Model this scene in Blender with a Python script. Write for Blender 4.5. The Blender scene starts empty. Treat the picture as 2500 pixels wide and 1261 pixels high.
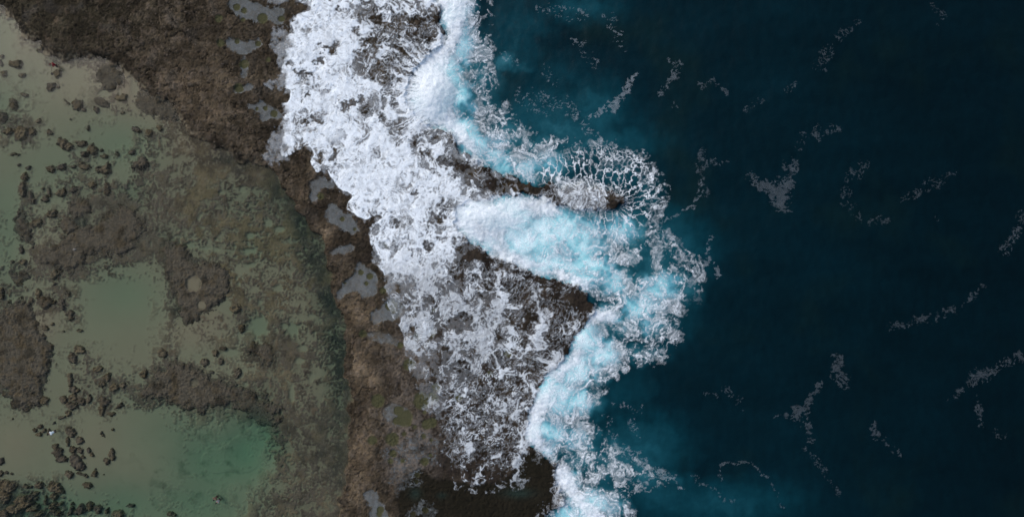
import bpy, bmesh, math, random
import numpy as np
from mathutils import Vector

# ------------------------------------------------------------------ camera, sky, sun, exposure
sc = bpy.context.scene
M = 0.06                      # metres per photo pixel at sea level
CAM_H = 100.0
def wx(px): return (px - 1250.0) * M
def wy(py): return (630.5 - py) * M
cam_d = bpy.data.cameras.new("drone_camera")
cam = bpy.data.objects.new("drone_camera", cam_d)
sc.collection.objects.link(cam)
cam.location = (0, 0, CAM_H)
cam.rotation_euler = (0, 0, 0)
cam_d.sensor_width = 36.0
cam_d.lens = 36.0 * CAM_H / (2500 * M)
cam_d.clip_end = 3000.0
sc.camera = cam

SUN_EL, SUN_AZ = 48.0, 140.0   # light comes from the photo's upper left
world = bpy.data.worlds.new("World"); sc.world = world; world.use_nodes = True
wn = world.node_tree.nodes; wl = world.node_tree.links
wn.clear()
sky = wn.new("ShaderNodeTexSky"); sky.sky_type = 'NISHITA'; sky.sun_disc = False
sky.sun_elevation = math.radians(SUN_EL)
sky.sun_rotation = math.radians(90 - SUN_AZ)
sky.air_density = 1.0; sky.dust_density = 3.0; sky.ozone_density = 1.0
bg = wn.new("ShaderNodeBackground"); bg.inputs[1].default_value = 0.13
wo = wn.new("ShaderNodeOutputWorld")
wl.new(sky.outputs[0], bg.inputs[0]); wl.new(bg.outputs[0], wo.inputs[0])

sun_d = bpy.data.lights.new("sun", 'SUN'); sun_d.energy = 0.9; sun_d.angle = math.radians(28)
sun_d.color = (1.0, 0.955, 0.90)
sun = bpy.data.objects.new("sun", sun_d); sc.collection.objects.link(sun)
az, el = math.radians(SUN_AZ), math.radians(SUN_EL)
sdir = Vector((math.cos(az) * math.cos(el), math.sin(az) * math.cos(el), math.sin(el)))
sun.rotation_euler = sdir.to_track_quat('Z', 'Y').to_euler()
sun.location = sdir * 200

sc.view_settings.view_transform = 'Standard'
sc.view_settings.look = 'None'
sc.view_settings.gamma = 1.0
sc.view_settings.use_curve_mapping = False
sc.view_settings.exposure = 0.40
sc.cycles.transparent_max_bounces = 16
sc.cycles.max_bounces = 6

# ------------------------------------------------------------------ noise and raster helpers
rs = np.random.RandomState(7)
PERM = np.concatenate([rs.permutation(256)] * 3).astype(np.int32)
ANG = rs.rand(256).astype(np.float32) * 2 * np.pi
GXT, GYT = np.cos(ANG), np.sin(ANG)
f32 = np.float32

def perlin(x, y, seed=0):
    xi = np.floor(x).astype(np.int32); yi = np.floor(y).astype(np.int32)
    xf = (x - xi).astype(f32); yf = (y - yi).astype(f32)
    u = xf * xf * xf * (xf * (xf * 6 - 15) + 10); v = yf * yf * yf * (yf * (yf * 6 - 15) + 10)
    x0 = (xi + seed * 37) & 255; x1 = (x0 + 1) & 255
    y0 = (yi + seed * 91) & 255; y1 = (y0 + 1) & 255
    p0 = PERM[x0]; p1 = PERM[x1]
    h00 = PERM[p0 + y0]; h01 = PERM[p0 + y1]; h10 = PERM[p1 + y0]; h11 = PERM[p1 + y1]
    a = GXT[h00] * xf + GYT[h00] * yf
    b = GXT[h10] * (xf - 1) + GYT[h10] * yf
    c = GXT[h01] * xf + GYT[h01] * (yf - 1)
    d = GXT[h11] * (xf - 1) + GYT[h11] * (yf - 1)
    ab = a + u * (b - a); cd = c + u * (d - c)
    return 1.5 * (ab + v * (cd - ab))

def fbm(x, y, scale, octv=4, seed=0, gain=0.5, lac=2.03):
    s = 0.0; a = 1.0; n = 0.0; f = 1.0 / scale
    for i in range(octv):
        s = s + a * perlin(x * f + 13.7 * i, y * f - 7.1 * i, seed + i * 3)
        n += a * a; a *= gain; f *= lac
    return s / math.sqrt(n)

def ridged(x, y, scale, octv=3, seed=0, gain=0.55):
    s = 0.0; a = 1.0; n = 0.0; f = 1.0 / scale
    for i in range(octv):
        s = s + a * (1 - np.minimum(1, np.abs(perlin(x * f + 5.3 * i, y * f + 9.9 * i, seed + i * 5)) * 2.0))
        n += a; a *= gain; f *= 2.1
    return s / n

def worley(x, y, scale, seed=0, jit=0.95):
    x = x / scale; y = y / scale
    xi = np.floor(x).astype(np.int32); yi = np.floor(y).astype(np.int32)
    f1 = np.full(x.shape, 9.0, f32); f2 = np.full(x.shape, 9.0, f32); cid = np.zeros(x.shape, np.int32)
    for dx in (-1, 0, 1):
        for dy in (-1, 0, 1):
            cx = xi + dx; cy = yi + dy
            h = PERM[PERM[(cx + seed * 17) & 255] + ((cy + seed * 71) & 255)]
            jx = (PERM[h + 11] / 255.0 - 0.5) * jit + 0.5; jy = (PERM[h + 101] / 255.0 - 0.5) * jit + 0.5
            d = np.sqrt((cx + jx - x) ** 2 + (cy + jy - y) ** 2).astype(f32)
            m = d < f1
            f2 = np.where(m, f1, np.minimum(f2, d)); cid = np.where(m, h, cid); f1 = np.where(m, d, f1)
    return f1, f2, cid

def ss(a, b, x):
    t = np.clip((x - a) / (b - a), 0, 1); return t * t * (3 - 2 * t)

def box1(a, r, ax):
    r = int(r)
    if r < 1: return a
    a = np.moveaxis(a, ax, 0)
    p = np.concatenate([np.repeat(a[:1], r + 1, 0), a, np.repeat(a[-1:], r, 0)], 0)
    c = np.cumsum(p, 0, dtype=np.float64)
    o = ((c[2 * r + 1:] - c[:-2 * r - 1]) / (2 * r + 1)).astype(f32)
    return np.moveaxis(o, 0, ax)

def blur(a, r):
    for _ in range(2):
        a = box1(a, r, 0); a = box1(a, r, 1)
    return a

def rank(F):
    h, e = np.histogram(F, 2048); c = np.cumsum(h).astype(np.float64); c /= c[-1]
    return np.interp(F, 0.5 * (e[1:] + e[:-1]), c).astype(f32)

def chaikin(p, n=2):
    p = np.asarray(p, float)
    for _ in range(n):
        q = np.roll(p, -1, 0)
        p = np.stack([p * .75 + q * .25, p * .25 + q * .75], 1).reshape(-1, 2)
    return p

class Grid:
    def __init__(s, xs, ys):
        s.xs = np.asarray(xs, f32); s.ys = np.asarray(ys, f32)
        s.X, s.Y = np.meshgrid(s.xs, s.ys)
    def poly(s, pts, smooth=1):
        p = chaikin(pts, smooth) if smooth else np.asarray(pts, float)
        m = np.zeros(s.X.shape, f32)
        i0, i1 = np.searchsorted(s.xs, [p[:, 0].min(), p[:, 0].max()]); j0, j1 = np.searchsorted(s.ys, [p[:, 1].min(), p[:, 1].max()])
        if i1 <= i0 or j1 <= j0: return m
        xs = s.xs[i0:i1]
        q = np.roll(p, -1, 0)
        for j in range(j0, j1):
            y = s.ys[j]
            k = (p[:, 1] > y) != (q[:, 1] > y)
            if not k.any(): continue
            xc = np.sort(p[k, 0] + (y - p[k, 1]) / (q[k, 1] - p[k, 1]) * (q[k, 0] - p[k, 0]))
            m[j, i0:i1] = np.searchsorted(xc, xs) & 1
        return m
    def soft(s, pts, r=2, namp=0.0, nsc=20, seed=1, e=0.12, smooth=1):
        m = blur(s.poly(pts, smooth), r)
        if namp: m = m + namp * fbm(s.X, s.Y, nsc, 4, seed) * (4 * m * (1 - m)) ** 0.5
        return ss(.5 - e, .5 + e, m)
    def ell(s, cx, cy, rx, ry, rot=0, pw=1.0):
        c, n = math.cos(math.radians(rot)), math.sin(math.radians(rot))
        dx, dy = s.X - cx, s.Y - cy
        return np.sqrt(((dx * c + dy * n) / rx) ** 2 + ((-dx * n + dy * c) / ry) ** 2)
    def blobs(s, lst, mode='max'):
        o = np.zeros(s.X.shape, f32)
        for b in lst:
            cx, cy, rx, ry, v = b[:5]; rot = b[5] if len(b) > 5 else 0
            R = 2.4 * max(rx, ry)
            i0, i1 = np.searchsorted(s.xs, [cx - R, cx + R]); j0, j1 = np.searchsorted(s.ys, [cy - R, cy + R])
            if i1 <= i0 or j1 <= j0: continue
            X = s.X[j0:j1, i0:i1] - cx; Y = s.Y[j0:j1, i0:i1] - cy
            c, n = math.cos(math.radians(rot)), math.sin(math.radians(rot))
            d = ((X * c + Y * n) / rx) ** 2 + ((-X * n + Y * c) / ry) ** 2
            g = v * np.exp(-d * 1.0)
            o[j0:j1, i0:i1] = np.maximum(o[j0:j1, i0:i1], g) if mode == 'max' else o[j0:j1, i0:i1] + g
        return o
    def tiles(s, rows, x0, y0, st):
        w = max(len(r) for r in rows)
        A = np.array([[int(c, 16) for c in r.ljust(w, '0')] for r in rows], f32) / 10.0
        u = np.clip((s.xs - x0) / st - .5, 0, w - 1.001); v = np.clip((s.ys - y0) / st - .5, 0, len(rows) - 1.001)
        ui = u.astype(int); uf = u - ui; vi = v.astype(int); vf = v - vi
        uf = uf * uf * (3 - 2 * uf); vf = vf * vf * (3 - 2 * vf)
        a = A[vi][:, ui] * (1 - uf) + A[vi][:, ui + 1] * uf
        b = A[vi + 1][:, ui] * (1 - uf) + A[vi + 1][:, ui + 1] * uf
        return (a * (1 - vf[:, None]) + b * vf[:, None]).astype(f32)

def sample(g, A, X, Y):
    """bilinear lookup of raster A (on grid g) at pixel coordinates"""
    u = np.interp(X, g.xs, np.arange(len(g.xs))); v = np.interp(Y, g.ys, np.arange(len(g.ys)))
    ui = np.clip(u.astype(int), 0, len(g.xs) - 2); vi = np.clip(v.astype(int), 0, len(g.ys) - 2)
    uf = u - ui; vf = v - vi
    return ((A[vi, ui] * (1 - uf) + A[vi, ui + 1] * uf) * (1 - vf) + (A[vi + 1, ui] * (1 - uf) + A[vi + 1, ui + 1] * uf) * vf).astype(f32)

def stretch(a, b, st, pads):
    core = np.arange(a, b + .01, st)
    k = st * np.cumprod(np.full(46, 1.12))
    lo = a - np.cumsum(k)[::-1] if pads[0] else []
    hi = core[-1] + np.cumsum(k) if pads[1] else []
    return np.concatenate([lo, core, hi])

def mixc(a, b, t):
    return a + (np.asarray(b, f32) - a) * t[..., None]

# ------------------------------------------------------------------ object helpers
def tag(o, label=None, cat=None, group=None, kind=None):
    if label: o["label"] = label
    if cat: o["category"] = cat
    if group: o["group"] = group
    if kind: o["kind"] = kind
    return o

def grid_mesh(name, X, Y, Z, keep, mat, attrs=None, color=None, parent=None, smooth=True, grit=None):
    """X, Y in photo pixels; keep: boolean per face."""
    ny, nx = X.shape
    idx = np.arange(nx * ny, dtype=np.int64).reshape(ny, nx)
    f = np.stack([idx[1:, :-1], idx[1:, 1:], idx[:-1, 1:], idx[:-1, :-1]], -1)[keep]
    used = np.zeros(nx * ny, bool); used[f.ravel()] = True
    remap = np.cumsum(used) - 1
    f = remap[f].astype(np.int32)
    co = np.stack([wx(X.ravel()[used]), wy(Y.ravel()[used]), Z.ravel()[used]], -1).astype(f32)
    me = bpy.data.meshes.new(name)
    me.vertices.add(len(co)); me.vertices.foreach_set("co", co.ravel())
    nf = len(f)
    me.loops.add(nf * 4); me.loops.foreach_set("vertex_index", f.ravel())
    me.polygons.add(nf)
    me.polygons.foreach_set("loop_start", np.arange(0, nf * 4, 4, dtype=np.int32))
    me.polygons.foreach_set("loop_total", np.full(nf, 4, np.int32))
    me.polygons.foreach_set("use_smooth", np.full(nf, smooth, bool))
    for k, A in (attrs or {}).items():
        at = me.attributes.new(k, 'FLOAT', 'POINT'); at.data.foreach_set("value", A.ravel()[used].astype(f32))
    if color is not None:
        at = me.attributes.new("tint", 'FLOAT_COLOR', 'POINT')
        c = color.reshape(-1, 3)[used]
        gr = np.ones((len(c), 1), f32) if grit is None else grit.reshape(-1, 1)[used]
        at.data.foreach_set("color", np.concatenate([c, gr], 1).astype(f32).ravel())
    me.update(); me.validate()
    me.materials.append(mat)
    o = bpy.data.objects.new(name, me); sc.collection.objects.link(o)
    if parent: o.parent = parent
    return o

# ------------------------------------------------------------------ materials
def newmat(name):
    m = bpy.data.materials.new(name); m.use_nodes = True
    nt = m.node_tree; nt.nodes.clear()
    return m, nt.nodes, nt.links

def rock_material(name, rough=0.8, spec=0.15, bump=0.5, fine=7.0):
    m, n, l = newmat(name)
    out = n.new("ShaderNodeOutputMaterial"); b = n.new("ShaderNodeBsdfPrincipled")
    b.inputs["Roughness"].default_value = rough; b.inputs["Specular IOR Level"].default_value = spec
    at = n.new("ShaderNodeAttribute"); at.attribute_name = "tint"
    tc = n.new("ShaderNodeNewGeometry")
    nz = n.new("ShaderNodeTexNoise"); nz.inputs["Scale"].default_value = fine; nz.inputs["Detail"].default_value = 5; nz.inputs["Roughness"].default_value = .7
    l.new(tc.outputs["Position"], nz.inputs["Vector"])
    mr = n.new("ShaderNodeMapRange"); mr.inputs[1].default_value = .32; mr.inputs[2].default_value = .68; mr.inputs[3].default_value = .76; mr.inputs[4].default_value = 1.25
    l.new(nz.outputs["Fac"], mr.inputs[0])
    mx = n.new("ShaderNodeVectorMath"); mx.operation = 'SCALE'
    gm = n.new("ShaderNodeMix"); gm.data_type = 'FLOAT'; gm.inputs[2].default_value = 1.0
    l.new(at.outputs["Alpha"], gm.inputs[0]); l.new(mr.outputs[0], gm.inputs[3])
    l.new(at.outputs["Color"], mx.inputs[0]); l.new(gm.outputs[0], mx.inputs["Scale"])
    l.new(mx.outputs[0], b.inputs["Base Color"])
    bp = n.new("ShaderNodeBump"); bp.inputs["Strength"].default_value = bump; bp.inputs["Distance"].default_value = .12
    gb = n.new("ShaderNodeMath"); gb.operation = 'MULTIPLY'; gb.inputs[1].default_value = bump; l.new(at.outputs["Alpha"], gb.inputs[0]); l.new(gb.outputs[0], bp.inputs["Strength"])
    l.new(nz.outputs["Fac"], bp.inputs["Height"]); l.new(bp.outputs[0], b.inputs["Normal"])
    l.new(b.outputs[0], out.inputs[0])
    return m

def plain(name, col, rough=.7, spec=.3, var=.15, scale=30):
    m, n, l = newmat(name)
    out = n.new("ShaderNodeOutputMaterial"); b = n.new("ShaderNodeBsdfPrincipled")
    b.inputs["Roughness"].default_value = rough; b.inputs["Specular IOR Level"].default_value = spec
    nz = n.new("ShaderNodeTexNoise"); nz.inputs["Scale"].default_value = scale
    g = n.new("ShaderNodeNewGeometry"); l.new(g.outputs["Position"], nz.inputs["Vector"])
    mr = n.new("ShaderNodeMapRange"); mr.inputs[3].default_value = 1 - var; mr.inputs[4].default_value = 1 + var
    l.new(nz.outputs["Fac"], mr.inputs[0])
    mx = n.new("ShaderNodeVectorMath"); mx.operation = 'SCALE'; mx.inputs[0].default_value = col
    l.new(mr.outputs[0], mx.inputs["Scale"]); l.new(mx.outputs[0], b.inputs["Base Color"])
    l.new(b.outputs[0], out.inputs[0])
    return m

def foam_material(name, col, gain=1.0, fine=5.0, lo=.55, hi=1.25):
    m, n, l = newmat(name)
    out = n.new("ShaderNodeOutputMaterial")
    df = n.new("ShaderNodeBsdfPrincipled"); df.inputs["Roughness"].default_value = .8; df.inputs["Specular IOR Level"].default_value = .1
    df.inputs["Base Color"].default_value = (*col, 1)
    tr = n.new("ShaderNodeBsdfTransparent"); mix = n.new("ShaderNodeMixShader")
    at = n.new("ShaderNodeAttribute"); at.attribute_name = "cover"
    g = n.new("ShaderNodeNewGeometry")
    nz = n.new("ShaderNodeTexNoise"); nz.inputs["Scale"].default_value = fine; nz.inputs["Detail"].default_value = 4; nz.inputs["Distortion"].default_value = 1.2
    l.new(g.outputs["Position"], nz.inputs["Vector"])
    mr = n.new("ShaderNodeMapRange"); mr.inputs[1].default_value = .3; mr.inputs[2].default_value = .7; mr.inputs[3].default_value = lo * gain; mr.inputs[4].default_value = hi * gain
    l.new(nz.outputs["Fac"], mr.inputs[0])
    mu = n.new("ShaderNodeMath"); mu.operation = 'MULTIPLY'; mu.use_clamp = True
    l.new(at.outputs["Fac"], mu.inputs[0]); l.new(mr.outputs[0], mu.inputs[1])
    l.new(mu.outputs[0], mix.inputs[0]); l.new(tr.outputs[0], mix.inputs[1]); l.new(df.outputs[0], mix.inputs[2])
    bp = n.new("ShaderNodeBump"); bp.inputs["Strength"].default_value = .12; bp.inputs["Distance"].default_value = .1
    l.new(nz.outputs["Fac"], bp.inputs["Height"]); l.new(bp.outputs[0], df.inputs["Normal"])
    l.new(mix.outputs[0], out.inputs[0])
    return m

MAT_SHELF = rock_material("weathered_brown_rock", .9, .05, .35, 6.0)
MAT_BED = rock_material("sand_and_reef", .9, .05, .15, 6.0)
MAT_REEF = rock_material("grey_reef_rock", .9, .05, .8, 7.0)
MAT_FOAM = foam_material("white_sea_foam", (.80, .865, .90), 1.0, 4.0, .84, 1.12)
MAT_FILM = foam_material("thin_bubble_film", (.62, .70, .76), 1.0, 4.0, .75, 1.15)

def sea_material():
    m, n, l = newmat("deep_sea_water")
    out = n.new("ShaderNodeOutputMaterial"); b = n.new("ShaderNodeBsdfPrincipled")
    b.inputs["Roughness"].default_value = .25; b.inputs["Specular IOR Level"].default_value = .06
    at = n.new("ShaderNodeAttribute"); at.attribute_name = "tint"
    l.new(at.outputs["Color"], b.inputs["Base Color"])
    g = n.new("ShaderNodeNewGeometry")
    nz = n.new("ShaderNodeTexNoise"); nz.inputs["Scale"].default_value = .8; nz.inputs["Detail"].default_value = 5
    l.new(g.outputs["Position"], nz.inputs["Vector"])
    bp = n.new("ShaderNodeBump"); bp.inputs["Strength"].default_value = .25; bp.inputs["Distance"].default_value = .3
    l.new(nz.outputs["Fac"], bp.inputs["Height"]); l.new(bp.outputs[0], b.inputs["Normal"])
    l.new(b.outputs[0], out.inputs[0])
    return m

def clear_water_material(name, absorb, gloss=.02, rough=.15):
    m, n, l = newmat(name)
    out = n.new("ShaderNodeOutputMaterial")
    tr = n.new("ShaderNodeBsdfTransparent"); gl = n.new("ShaderNodeBsdfGlossy"); gl.inputs["Roughness"].default_value = rough
    fr = n.new("ShaderNodeFresnel"); fr.inputs[0].default_value = 1.18
    mix = n.new("ShaderNodeMixShader")
    l.new(fr.outputs[0], mix.inputs[0]); l.new(tr.outputs[0], mix.inputs[1]); l.new(gl.outputs[0], mix.inputs[2])
    l.new(mix.outputs[0], out.inputs[0])
    va = n.new("ShaderNodeVolumeAbsorption")
    mxv = max(absorb); va.inputs["Density"].default_value = mxv * 1.0
    # absorption coefficient = density * (1 - colour)
    va.inputs["Color"].default_value = (*[1 - a / mxv for a in absorb], 1)
    l.new(va.outputs[0], out.inputs["Volume"])
    return m

# ------------------------------------------------------------------ control drawing (photo pixels)
WEST = [(-900, -60), (-300, 0), (0, 10), (22, 32), (45, 48), (55, 80), (62, 95), (95, 96), (106, 112), (120, 136), (150, 149), (190, 141), (215, 132), (240, 143), (265, 152),
        (300, 165), (322, 192), (340, 203), (370, 238), (400, 246), (430, 262), (442, 290), (455, 318), (480, 335), (510, 352), (545, 368), (580, 385), (612, 402), (650, 404),
        (680, 418), (688, 440), (702, 475), (722, 512), (742, 522), (762, 550), (776, 570), (792, 600), (800, 640), (812, 680), (818, 715), (832, 755), (848, 800), (850, 850),
        (846, 900), (852, 950), (855, 1000), (860, 1050), (862, 1100), (852, 1140), (842, 1190), (832, 1230), (826, 1270), (810, 1500), (800, 4500)]
COAST = [(1300, 4500), (1345, 1400), (1330, 1262), (1368, 1235), (1384, 1212), (1352, 1182), (1362, 1152), (1366, 1122), (1332, 1112), (1296, 1092), (1284, 1052), (1292, 1000), (1312, 950),
         (1350, 902), (1396, 862), (1402, 822), (1440, 772), (1452, 742), (1436, 714), (1392, 690), (1322, 670), (1252, 648), (1200, 620), (1150, 590), (1118, 560), (1112, 522),
         (1140, 500), (1190, 490), (1240, 480), (1292, 474), (1345, 492), (1392, 510), (1418, 520), (1450, 512), (1512, 512), (1542, 494), (1505, 470), (1432, 452), (1352, 448),
         (1316, 462), (1262, 432), (1202, 420), (1160, 390), (1120, 362), (1108, 330), (1050, 312), (1002, 274), (988, 232), (1002, 192), (1042, 152), (1094, 92), (1072, 32), (1050, -80), (950, -4000), (-900, -4000)]
SHELF = WEST + COAST
MIDLINE = [(-900, -4000), (-900, -300), (420, -100), (560, 200), (660, 330), (730, 430), (800, 520), (880, 680), (905, 800), (905, 1300), (880, 4500), (3000, 4500), (3000, -4000)]

REEF = ["9999999999999999999999",   # 0
        "1699999999999999999999",
        "0499999999999999999999",
        "0139999999999999999999",
        "2112037589999999999999",
        "1113017458999999999999",
        "2310123738999999999999",
        "6531111012669999999999",
        "4721110046658999999999",
        "1100552235667899999999",
        "0213434166677788999999",
        "0434665676667757899999",
        "0632798987887867789999",
        "3855869987787877789999",
        "1734989997655675678999",
        "1478977987974665667899",
        "5688965424888746567999",
        "5616300002768765657999",
        "5467500001677578655799",
        "8741500001555474755789",
        "9731000001414433575679",
        "9982351123501345998669",
        "9971363335873335787569",
        "8960566658898768766679",
        "3862546376898999966689",
        "1112202000245568998889",
        "0001200000122323787889",
        "0000010000012211678889",
        "0000000000121111387789",
        "6434000001222113576889",
        "7754121002332225678889",
        "8654222310211225678899"]
FOAM = ["135889875776 9a8410000000000000",
        "0003689854 5559831000000000000",
        "0028899754 4427851000000000000",
        "0059998864 4579862200000000000",
        "0018768875 4588552200000000000",
        "0048888985 5893884200000000000",   # placeholder rows are rewritten below
        ]
FOAM = [
 # 560 600 640 680 720 760 800 840 880 920 960 |1000 40 80 1120 60 |1200 40 80 1320 60 |1400 40 80 1520 60 |1600 40 80 1720
 "13588987577" "69a84" "10000" "00000" "0000",
 "00036898545" "55983" "10000" "00000" "0000",
 "00288997544" "42785" "10000" "00000" "0000",
 "00599988644" "57986" "22000" "00000" "0000",
 "00187688754" "58855" "22000" "00000" "0000",
 "00488889855" "89834" "20000" "00000" "0000",
 "00158997346" "88934" "31000" "01000" "0000",
 "00176598765" "48975" "53122" "00000" "0000",
 "00487898885" "43477" "64244" "23320" "0000",
 "01473468888" "76546" "76665" "67874" "1000",
 "00101389999" "86553" "36665" "56666" "3000",
 "00000148998" "88753" "22233" "44555" "4000",
 "00000017889" "87586" "89a85" "55256" "4000",
 "00000001358" "84799" "aa997" "67654" "2100",
 "00000000287" "76678" "a9886" "66663" "2300",
 "00000000177" "77525" "9a877" "54552" "2320",
 "00000000157" "66444" "38987" "65432" "3330",
 "00000000014" "66554" "32126" "87545" "6532",
 "00000000013" "66666" "64211" "13556" "6510",
 "00000000003" "56687" "65443" "29855" "6500",
 "00000000001" "66688" "77543" "96455" "5400",
 "00000000001" "34555" "86532" "98655" "5300",
 "00000000002" "23455" "66445" "87443" "1000",
 "00000000000" "16265" "55488" "75410" "0000",
 "00000000000" "03365" "54497" "64210" "0000",
 "00000000000" "01234" "54875" "52111" "0000",
 "00000000000" "00155" "54966" "53111" "0000",
 "00000000000" "00144" "55386" "54310" "0000",
 "00000000000" "00044" "42007" "54443" "2000",
 "00000000000" "00033" "21008" "75421" "1100",
 "00000000000" "00000" "00003" "88630" "0000",
 "00000000000" "00000" "00045" "79850" "0000",
]

# ------------------------------------------------------------------ terrain raster
WL = 0.30                                   # lagoon water level (m)
T = Grid(stretch(-40, 1640, 2.0, (1, 0)), stretch(-40, 1302, 2.0, (1, 1)))
X, Y = T.X, T.Y
S = T.soft(SHELF, 3, .75, 30, 3, .25)
S = sample(T, S, X + 9 * fbm(X, Y, 44, 3, 15) + 4 * fbm(X, Y, 13, 2, 17), Y + 9 * fbm(X, Y, 44, 3, 16) + 4 * fbm(X, Y, 13, 2, 18))
EAST = blur(T.poly(MIDLINE, 0), 3)
n_big = fbm(X, Y, 90, 5, 11); n_mid = fbm(X, Y, 24, 4, 21); n_fine = fbm(X, Y, 7, 3, 31)
rg_mid = ridged(X + 6 * n_mid, Y + 6 * perlin(X / 24, Y / 24, 77), 34, 4, 41)
w1a, w1b, wid = worley(X + 7 * n_mid, Y + 7 * perlin(X / 21, Y / 21, 55), 15, 5)
crack = 1 - ss(.0, .10, w1b - w1a)
w2a, w2b, _ = worley(X + 16 * n_mid, Y + 14 * perlin(X / 31, Y / 31, 56), 46, 8)
bigcrack = (1 - ss(.0, .07, w2b - w2a)) * ss(-.1, .5, perlin(X / 80, Y / 80, 60))
n_pix = fbm(X, Y, 4.2, 2, 33)
lump = rank(.50 * n_mid + .12 * (0.55 - w1a) + .36 * n_big + .40 * n_fine + .26 * n_pix)

cov_s = blur(T.tiles(REEF, 0, 0, 40), 6)
# sand floor depth (metres below the lagoon surface)
depth = .40 - .10 * cov_s + .05 * n_big + T.blobs([(640, 1060, 42, 75, 1.3, -18), (590, 1110, 70, 80, 1.25), (520, 1130, 110, 90, .95), (470, 1060, 120, 70, .5), (400, 1000, 120, 45, .30, 20), (560, 1020, 60, 45, .55), (480, 1230, 150, 70, .75),
        (300, 1240, 130, 60, .65), (100, 1255, 160, 60, .85), (300, 710, 100, 70, .32), (290, 360, 120, 60, .34), (150, 420, 160, 90, .22), (20, 580, 50, 160, .36), (10, 270, 50, 50, .30), (320, 470, 40, 40, .40),
        (20, 900, 120, 300, .1), (440, 590, 120, 20, .25, 8), (620, 600, 60, 40, .3), (715, 805, 20, 16, .55), (625, 795, 35, 40, .35), (640, 480, 120, 80, .25),
        (740, 560, 40, 120, .55, -20), (815, 800, 30, 180, .5, -4), (830, 970, 30, 120, .4)]) \
    - T.blobs([(60, 100, 35, 60, .20), (150, 170, 50, 35, .18), (240, 170, 50, 40, .24), (190, 220, 70, 40, .22), (300, 225, 50, 40, .3), (105, 790, 40, 50, .33), (30, 1080, 70, 70, .22), (470, 820, 70, 30, .2), (520, 780, 50, 30, .15),
        (240, 1080, 60, 60, .1), (100, 620, 60, 40, .18)])
upz = T.blobs([(400, 262, 60, 40, 1), (470, 345, 60, 44, 1), (540, 385, 60, 40, 1), (610, 410, 60, 40, .9), (300, 190, 60, 40, .9)])
depth = depth * (1 - .72 * np.clip(upz, 0, 1))
depth = blur(np.maximum(depth, .07), 9)

cov = T.tiles(REEF, 0, 0, 40)
SANDHOLES = [(475, 692, 21, 19), (494, 744, 11, 9), (477, 932, 12, 10), (490, 525, 5, 4), (485, 534, 5, 5), (494, 555, 6, 5), (528, 584, 5, 5), (500, 607, 14, 6), (527, 608, 7, 6), (462, 600, 18, 8), (572, 602, 5, 5),
             (605, 612, 20, 8), (610, 575, 12, 9), (590, 462, 8, 9), (612, 648, 14, 8), (642, 667, 4, 4), (628, 679, 4, 4), (642, 685, 4, 4), (583, 692, 5, 6), (578, 680, 4, 6), (590, 677, 3, 3), (635, 737, 6, 5), (610, 730, 4, 4),
             (677, 705, 13, 9), (768, 812, 6, 6), (550, 750, 20, 20), (628, 795, 28, 26), (715, 805, 17, 16), (693, 795, 8, 8), (600, 937, 6, 6), (685, 1007, 4, 6), (648, 882, 5, 5), (560, 860, 30, 12), (740, 850, 14, 9), (730, 880, 14, 9),
             (712, 960, 8, 20), (762, 920, 10, 14), (295, 225, 5, 12), (330, 212, 9, 20), (258, 228, 16, 10), (435, 560, 5, 4), (540, 470, 8, 6), (680, 560, 16, 8), (655, 545, 10, 10), (760, 770, 10, 4), (420, 930, 5, 4)]
hole = np.zeros(X.shape, f32)
for (hx, hy, ra, rb) in SANDHOLES:
    i0, i1 = np.searchsorted(T.xs, [hx - 2 * ra - 6, hx + 2 * ra + 6]); j0, j1 = np.searchsorted(T.ys, [hy - 2 * rb - 6, hy + 2 * rb + 6])
    d = np.sqrt(((X[j0:j1, i0:i1] - hx) / ra) ** 2 + ((Y[j0:j1, i0:i1] - hy) / rb) ** 2) + .30 * n_mid[j0:j1, i0:i1] + .12 * n_fine[j0:j1, i0:i1]
    hole[j0:j1, i0:i1] = np.maximum(hole[j0:j1, i0:i1], 1 - ss(.62, 1.28, d))
reef = ss(1 - cov - .20, 1 - cov + .20, lump + .10 * n_fine) * (1 - hole)
reef = np.where(cov < .04, 0, reef) * (.50 + .50 * ss(.12, .55, cov))
# dark weed in the channel along the shelf edge and on the ridges; also shade painted under the north-west ledge
weed = np.clip(T.blobs([(695, 470, 34, 55, 1, -25), (740, 545, 40, 55, 1, -25), (780, 640, 34, 70, .85, -10), (805, 740, 28, 70, .9, -15), (825, 850, 32, 100, .95), (832, 970, 24, 70, .85), (600, 350, 70, 45, .9), (610, 385, 90, 34, .95), (540, 380, 50, 30, .6), (480, 335, 30, 20, .5), (520, 345, 40, 20, .8), (250, 135, 40, 14, .8), (170, 140, 40, 14, .9),
        (830, 1130, 30, 70, .5), (780, 1080, 60, 80, .35), (290, 540, 50, 30, .8, 20), (420, 630, 16, 60, .9, -10), (440, 760, 20, 40, .7, -20), (200, 545, 30, 20, .7), (150, 640, 30, 16, .6), (520, 940, 60, 14, .7, 12), (20, 840, 40, 50, .6), (45, 920, 30, 30, .6),
        (660, 865, 14, 30, .8, -20), (690, 1090, 20, 20, .3), (40, 1220, 50, 50, .7)]) + .25 * n_mid * 0.6, 0, 1)
ochre = T.blobs([(660, 860, 12, 30, 1, -20), (540, 945, 50, 12, .9, 15), (460, 650, 20, 14, .7), (545, 665, 24, 10, .7), (25, 860, 30, 60, .7), (50, 940, 30, 20, .8, 30), (420, 640, 12, 70, .7, -8), (200, 600, 30, 20, .8), (290, 520, 40, 20, .6), (450, 770, 12, 30, .6), (690, 740, 18, 12, .7), (640, 965, 40, 14, .6, 15)])
olive = ss(-.35, .6, n_big + .5 * n_mid) * np.clip(ss(900, 500, Y) * ss(380, 520, X) + .35, 0, 1)
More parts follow.
